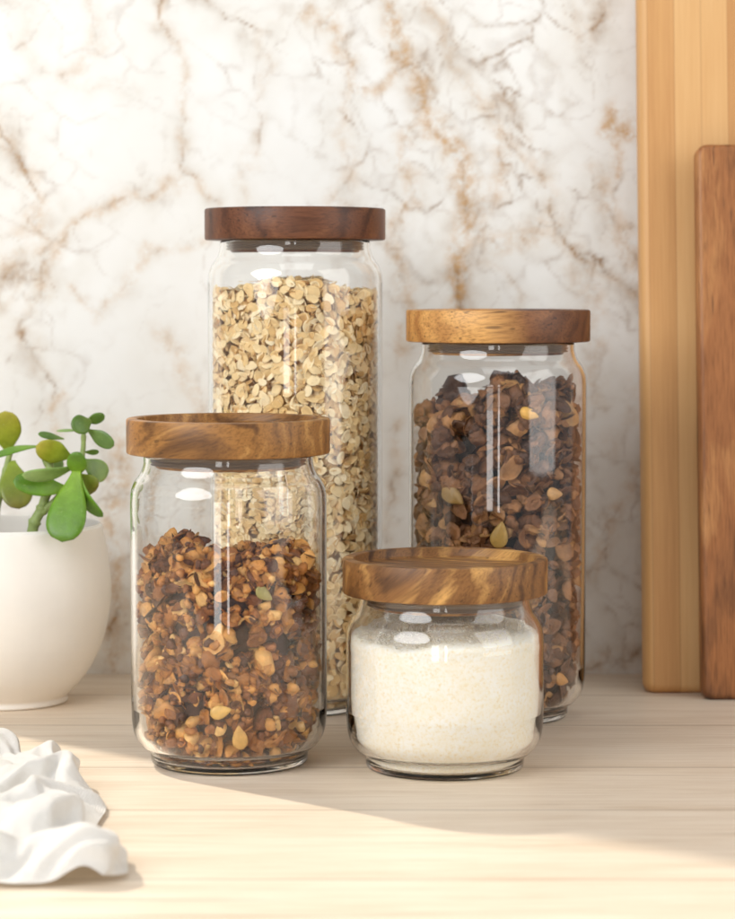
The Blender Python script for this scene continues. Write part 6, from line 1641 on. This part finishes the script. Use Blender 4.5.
    2,4,4,0,-3,-2,-2,-3,-3,-3,-3,-2,0,1,0,1,1,3,6,2,2,5,0,-5,-7,-3,2,9,9,0,-9,-12,-13,47,-2,-4,1,5,2,0,1,-2,-1,-1,-2,-2,-2,0,
    0,-2,-5,-7,-3,0,-4,-4,0,4,4,2,0,1,3,0,-4,0,1,0,0,4,4,0,-3,-3,-2,-3,0,1,1,0,-1,4,5,-2,-6,1,5,2,-5,-7,-4,5,11,4,-5,-9,-14,
    59,0,-4,-4,-3,0,1,0,-3,-3,-4,-2,-2,-2,-1,0,0,2,-3,-7,-2,1,0,-2,-2,3,1,-2,-1,1,3,0,-1,-1,-3,-3,4,6,2,-4,-1,-1,-3,-2,2,4,2,
    -1,1,5,0,-7,-4,2,6,1,-4,-7,-1,6,3,-3,-4,-9,74,-1,-1,-4,-5,-4,1,0,-4,-4,-6,-5,-3,-3,-2,-1,0,2,0,-4,-5,1,5,1,-4,-4,-2,-3,-3,0,
    1,0,1,1,-1,-4,-1,3,2,1,5,4,-2,-2,3,6,4,0,-2,2,4,-4,-7,-5,2,-1,-2,-5,-6,0,3,-1,-1,-5,92,-3,-3,-1,-4,-5,-3,-2,-4,-3,-3,-3,-3,
    -3,-2,-3,-1,1,1,-2,-5,-1,4,1,-3,-5,-3,-3,-1,0,-1,-2,-4,-1,-2,-2,-1,2,0,2,6,7,1,-2,4,6,6,2,-4,-2,3,0,-4,-5,0,-1,-3,-7,-10,-7,
    0,2,1,-5,109,-2,-5,-3,0,-2,-5,-4,-4,-2,-3,-3,-2,-2,-1,-3,-2,0,0,-2,-3,-2,2,-3,-3,-2,-1,-2,-1,1,-1,-3,-4,-3,-3,-2,-1,1,-1,0,2,
    5,3,-1,1,7,6,6,0,-3,-2,-2,-3,-4,1,2,-1,-7,-12,-9,-5,-4,-3,-1,125,-1,-5,-5,1,-2,-5,-7,-3,-1,-3,-2,-2,-1,1,-1,-1,-1,-1,-1,-3,-3,
    0,-3,-5,-2,-1,-1,0,2,1,-2,-3,-3,-4,-2,-2,-1,-1,-1,0,0,1,-1,-2,4,5,5,4,3,1,-2,-4,-3,-2,1,1,-4,-10,-11,-8,-7,-8,-5,134,-1,-5,
    -5,-4,-3,-6,-7,-1,3,1,0,-2,-4,1,2,0,-2,-2,1,-2,-4,-1,-2,-4,-4,-1,1,-2,-2,2,2,0,-3,-5,-2,0,-3,-4,-1,0,0,1,-1,-4,-3,-3,-3,0,6,
    7,0,-3,2,4,3,0,-2,-8,-11,-12,-11,-11,-7,115,0,-4,-3,-3,-2,-4,-3,0,2,1,0,-2,-4,-2,3,1,-4,-3,2,1,-5,-2,3,-3,-6,-2,3,-2,-5,-1,4,
    3,-2,-6,-1,4,-1,-7,-4,1,-2,0,-1,-3,-4,-4,-5,-3,5,8,2,-4,-1,5,7,5,1,-2,-7,-13,-12,-14,-11,87,1,-2,-3,-1,-1,-3,-2,0,0,-2,1,2,
    -2,-4,2,3,-2,-6,1,3,-3,-3,3,0,-5,-3,2,0,-4,-5,2,5,-1,-6,-1,6,-1,-6,-3,3,-3,-5,-1,1,3,3,-2,-6,2,5,-2,-6,-6,1,4,5,7,4,1,-8,
    -12,-15,-13,60,2,0,-3,0,0,-4,-2,2,0,-4,-2,3,0,-3,0,4,1,-5,-1,4,0,-5,0,2,0,-5,0,2,-1,-5,0,5,0,-6,-1,4,0,-5,-1,5,-2,-6,-5,0,
    3,7,1,-5,1,6,2,-5,-7,-4,-1,0,3,6,5,0,-5,-11,-15,34,2,1,-3,0,1,-2,-2,0,1,-3,-3,0,0,-1,0,4,3,-3,-2,3,3,-3,-3,1,2,-2,-3,2,1,
    -3,0,4,0,-4,-2,2,1,-3,0,4,1,-5,-4,-2,2,6,1,-5,-2,4,5,0,-5,-4,0,-3,-2,0,3,4,1,-5,-8,9,0,0,0,0,0,0,0,0,0,0,0,0,0,0,0,0,0,
    0,0,0,0,0,0,0,0,0,0,0,0,0,0,0,0,0,0,0,0,0,0,0,0,0,0,0,0,0,0,0,0,0,0,0,0,0,0,0,0,0,0,0,0,0,0]


def cloth():
    rows, n_ = 84, 64
    q = np.cumsum(np.array([NAPKIN_X, NAPKIN_Y, NAPKIN_Z]).reshape(3, rows, n_), axis=2)
    co = q.transpose(1, 2, 0).reshape(-1, 3) * 0.00025
    F = [(i * n_ + j, i * n_ + j + 1, i * n_ + n_ + j + 1, i * n_ + n_ + j) for i in range(rows - 1) for j in range(n_ - 1)]
    o = mesh_obj("napkin", co, F, mat_cloth())
    uv = o.data.uv_layers.new(name="UVMap")
    li = np.zeros(len(o.data.loops), dtype=np.int32)
    o.data.loops.foreach_get("vertex_index", li)
    UV = np.array([(j / 83 * 1.6, i / 83 * 1.6) for i in range(rows) for j in range(n_)], dtype=np.float32)
    uv.data.foreach_set("uv", UV[li].ravel())
    md = o.modifiers.new("smooth", 'SUBSURF')
    md.levels = md.render_levels = 2
    tag(o, "crumpled white cotton napkin lying on the counter in the sun", "napkin")


cloth()

# sunlight is let through the refracting jars onto what stands in and behind them
for o in COL.objects:
    if o.type == 'MESH':
        if o.name.startswith("glass_body"): o.cycles.is_caustics_caster = True
        else: o.cycles.is_caustics_receiver = True
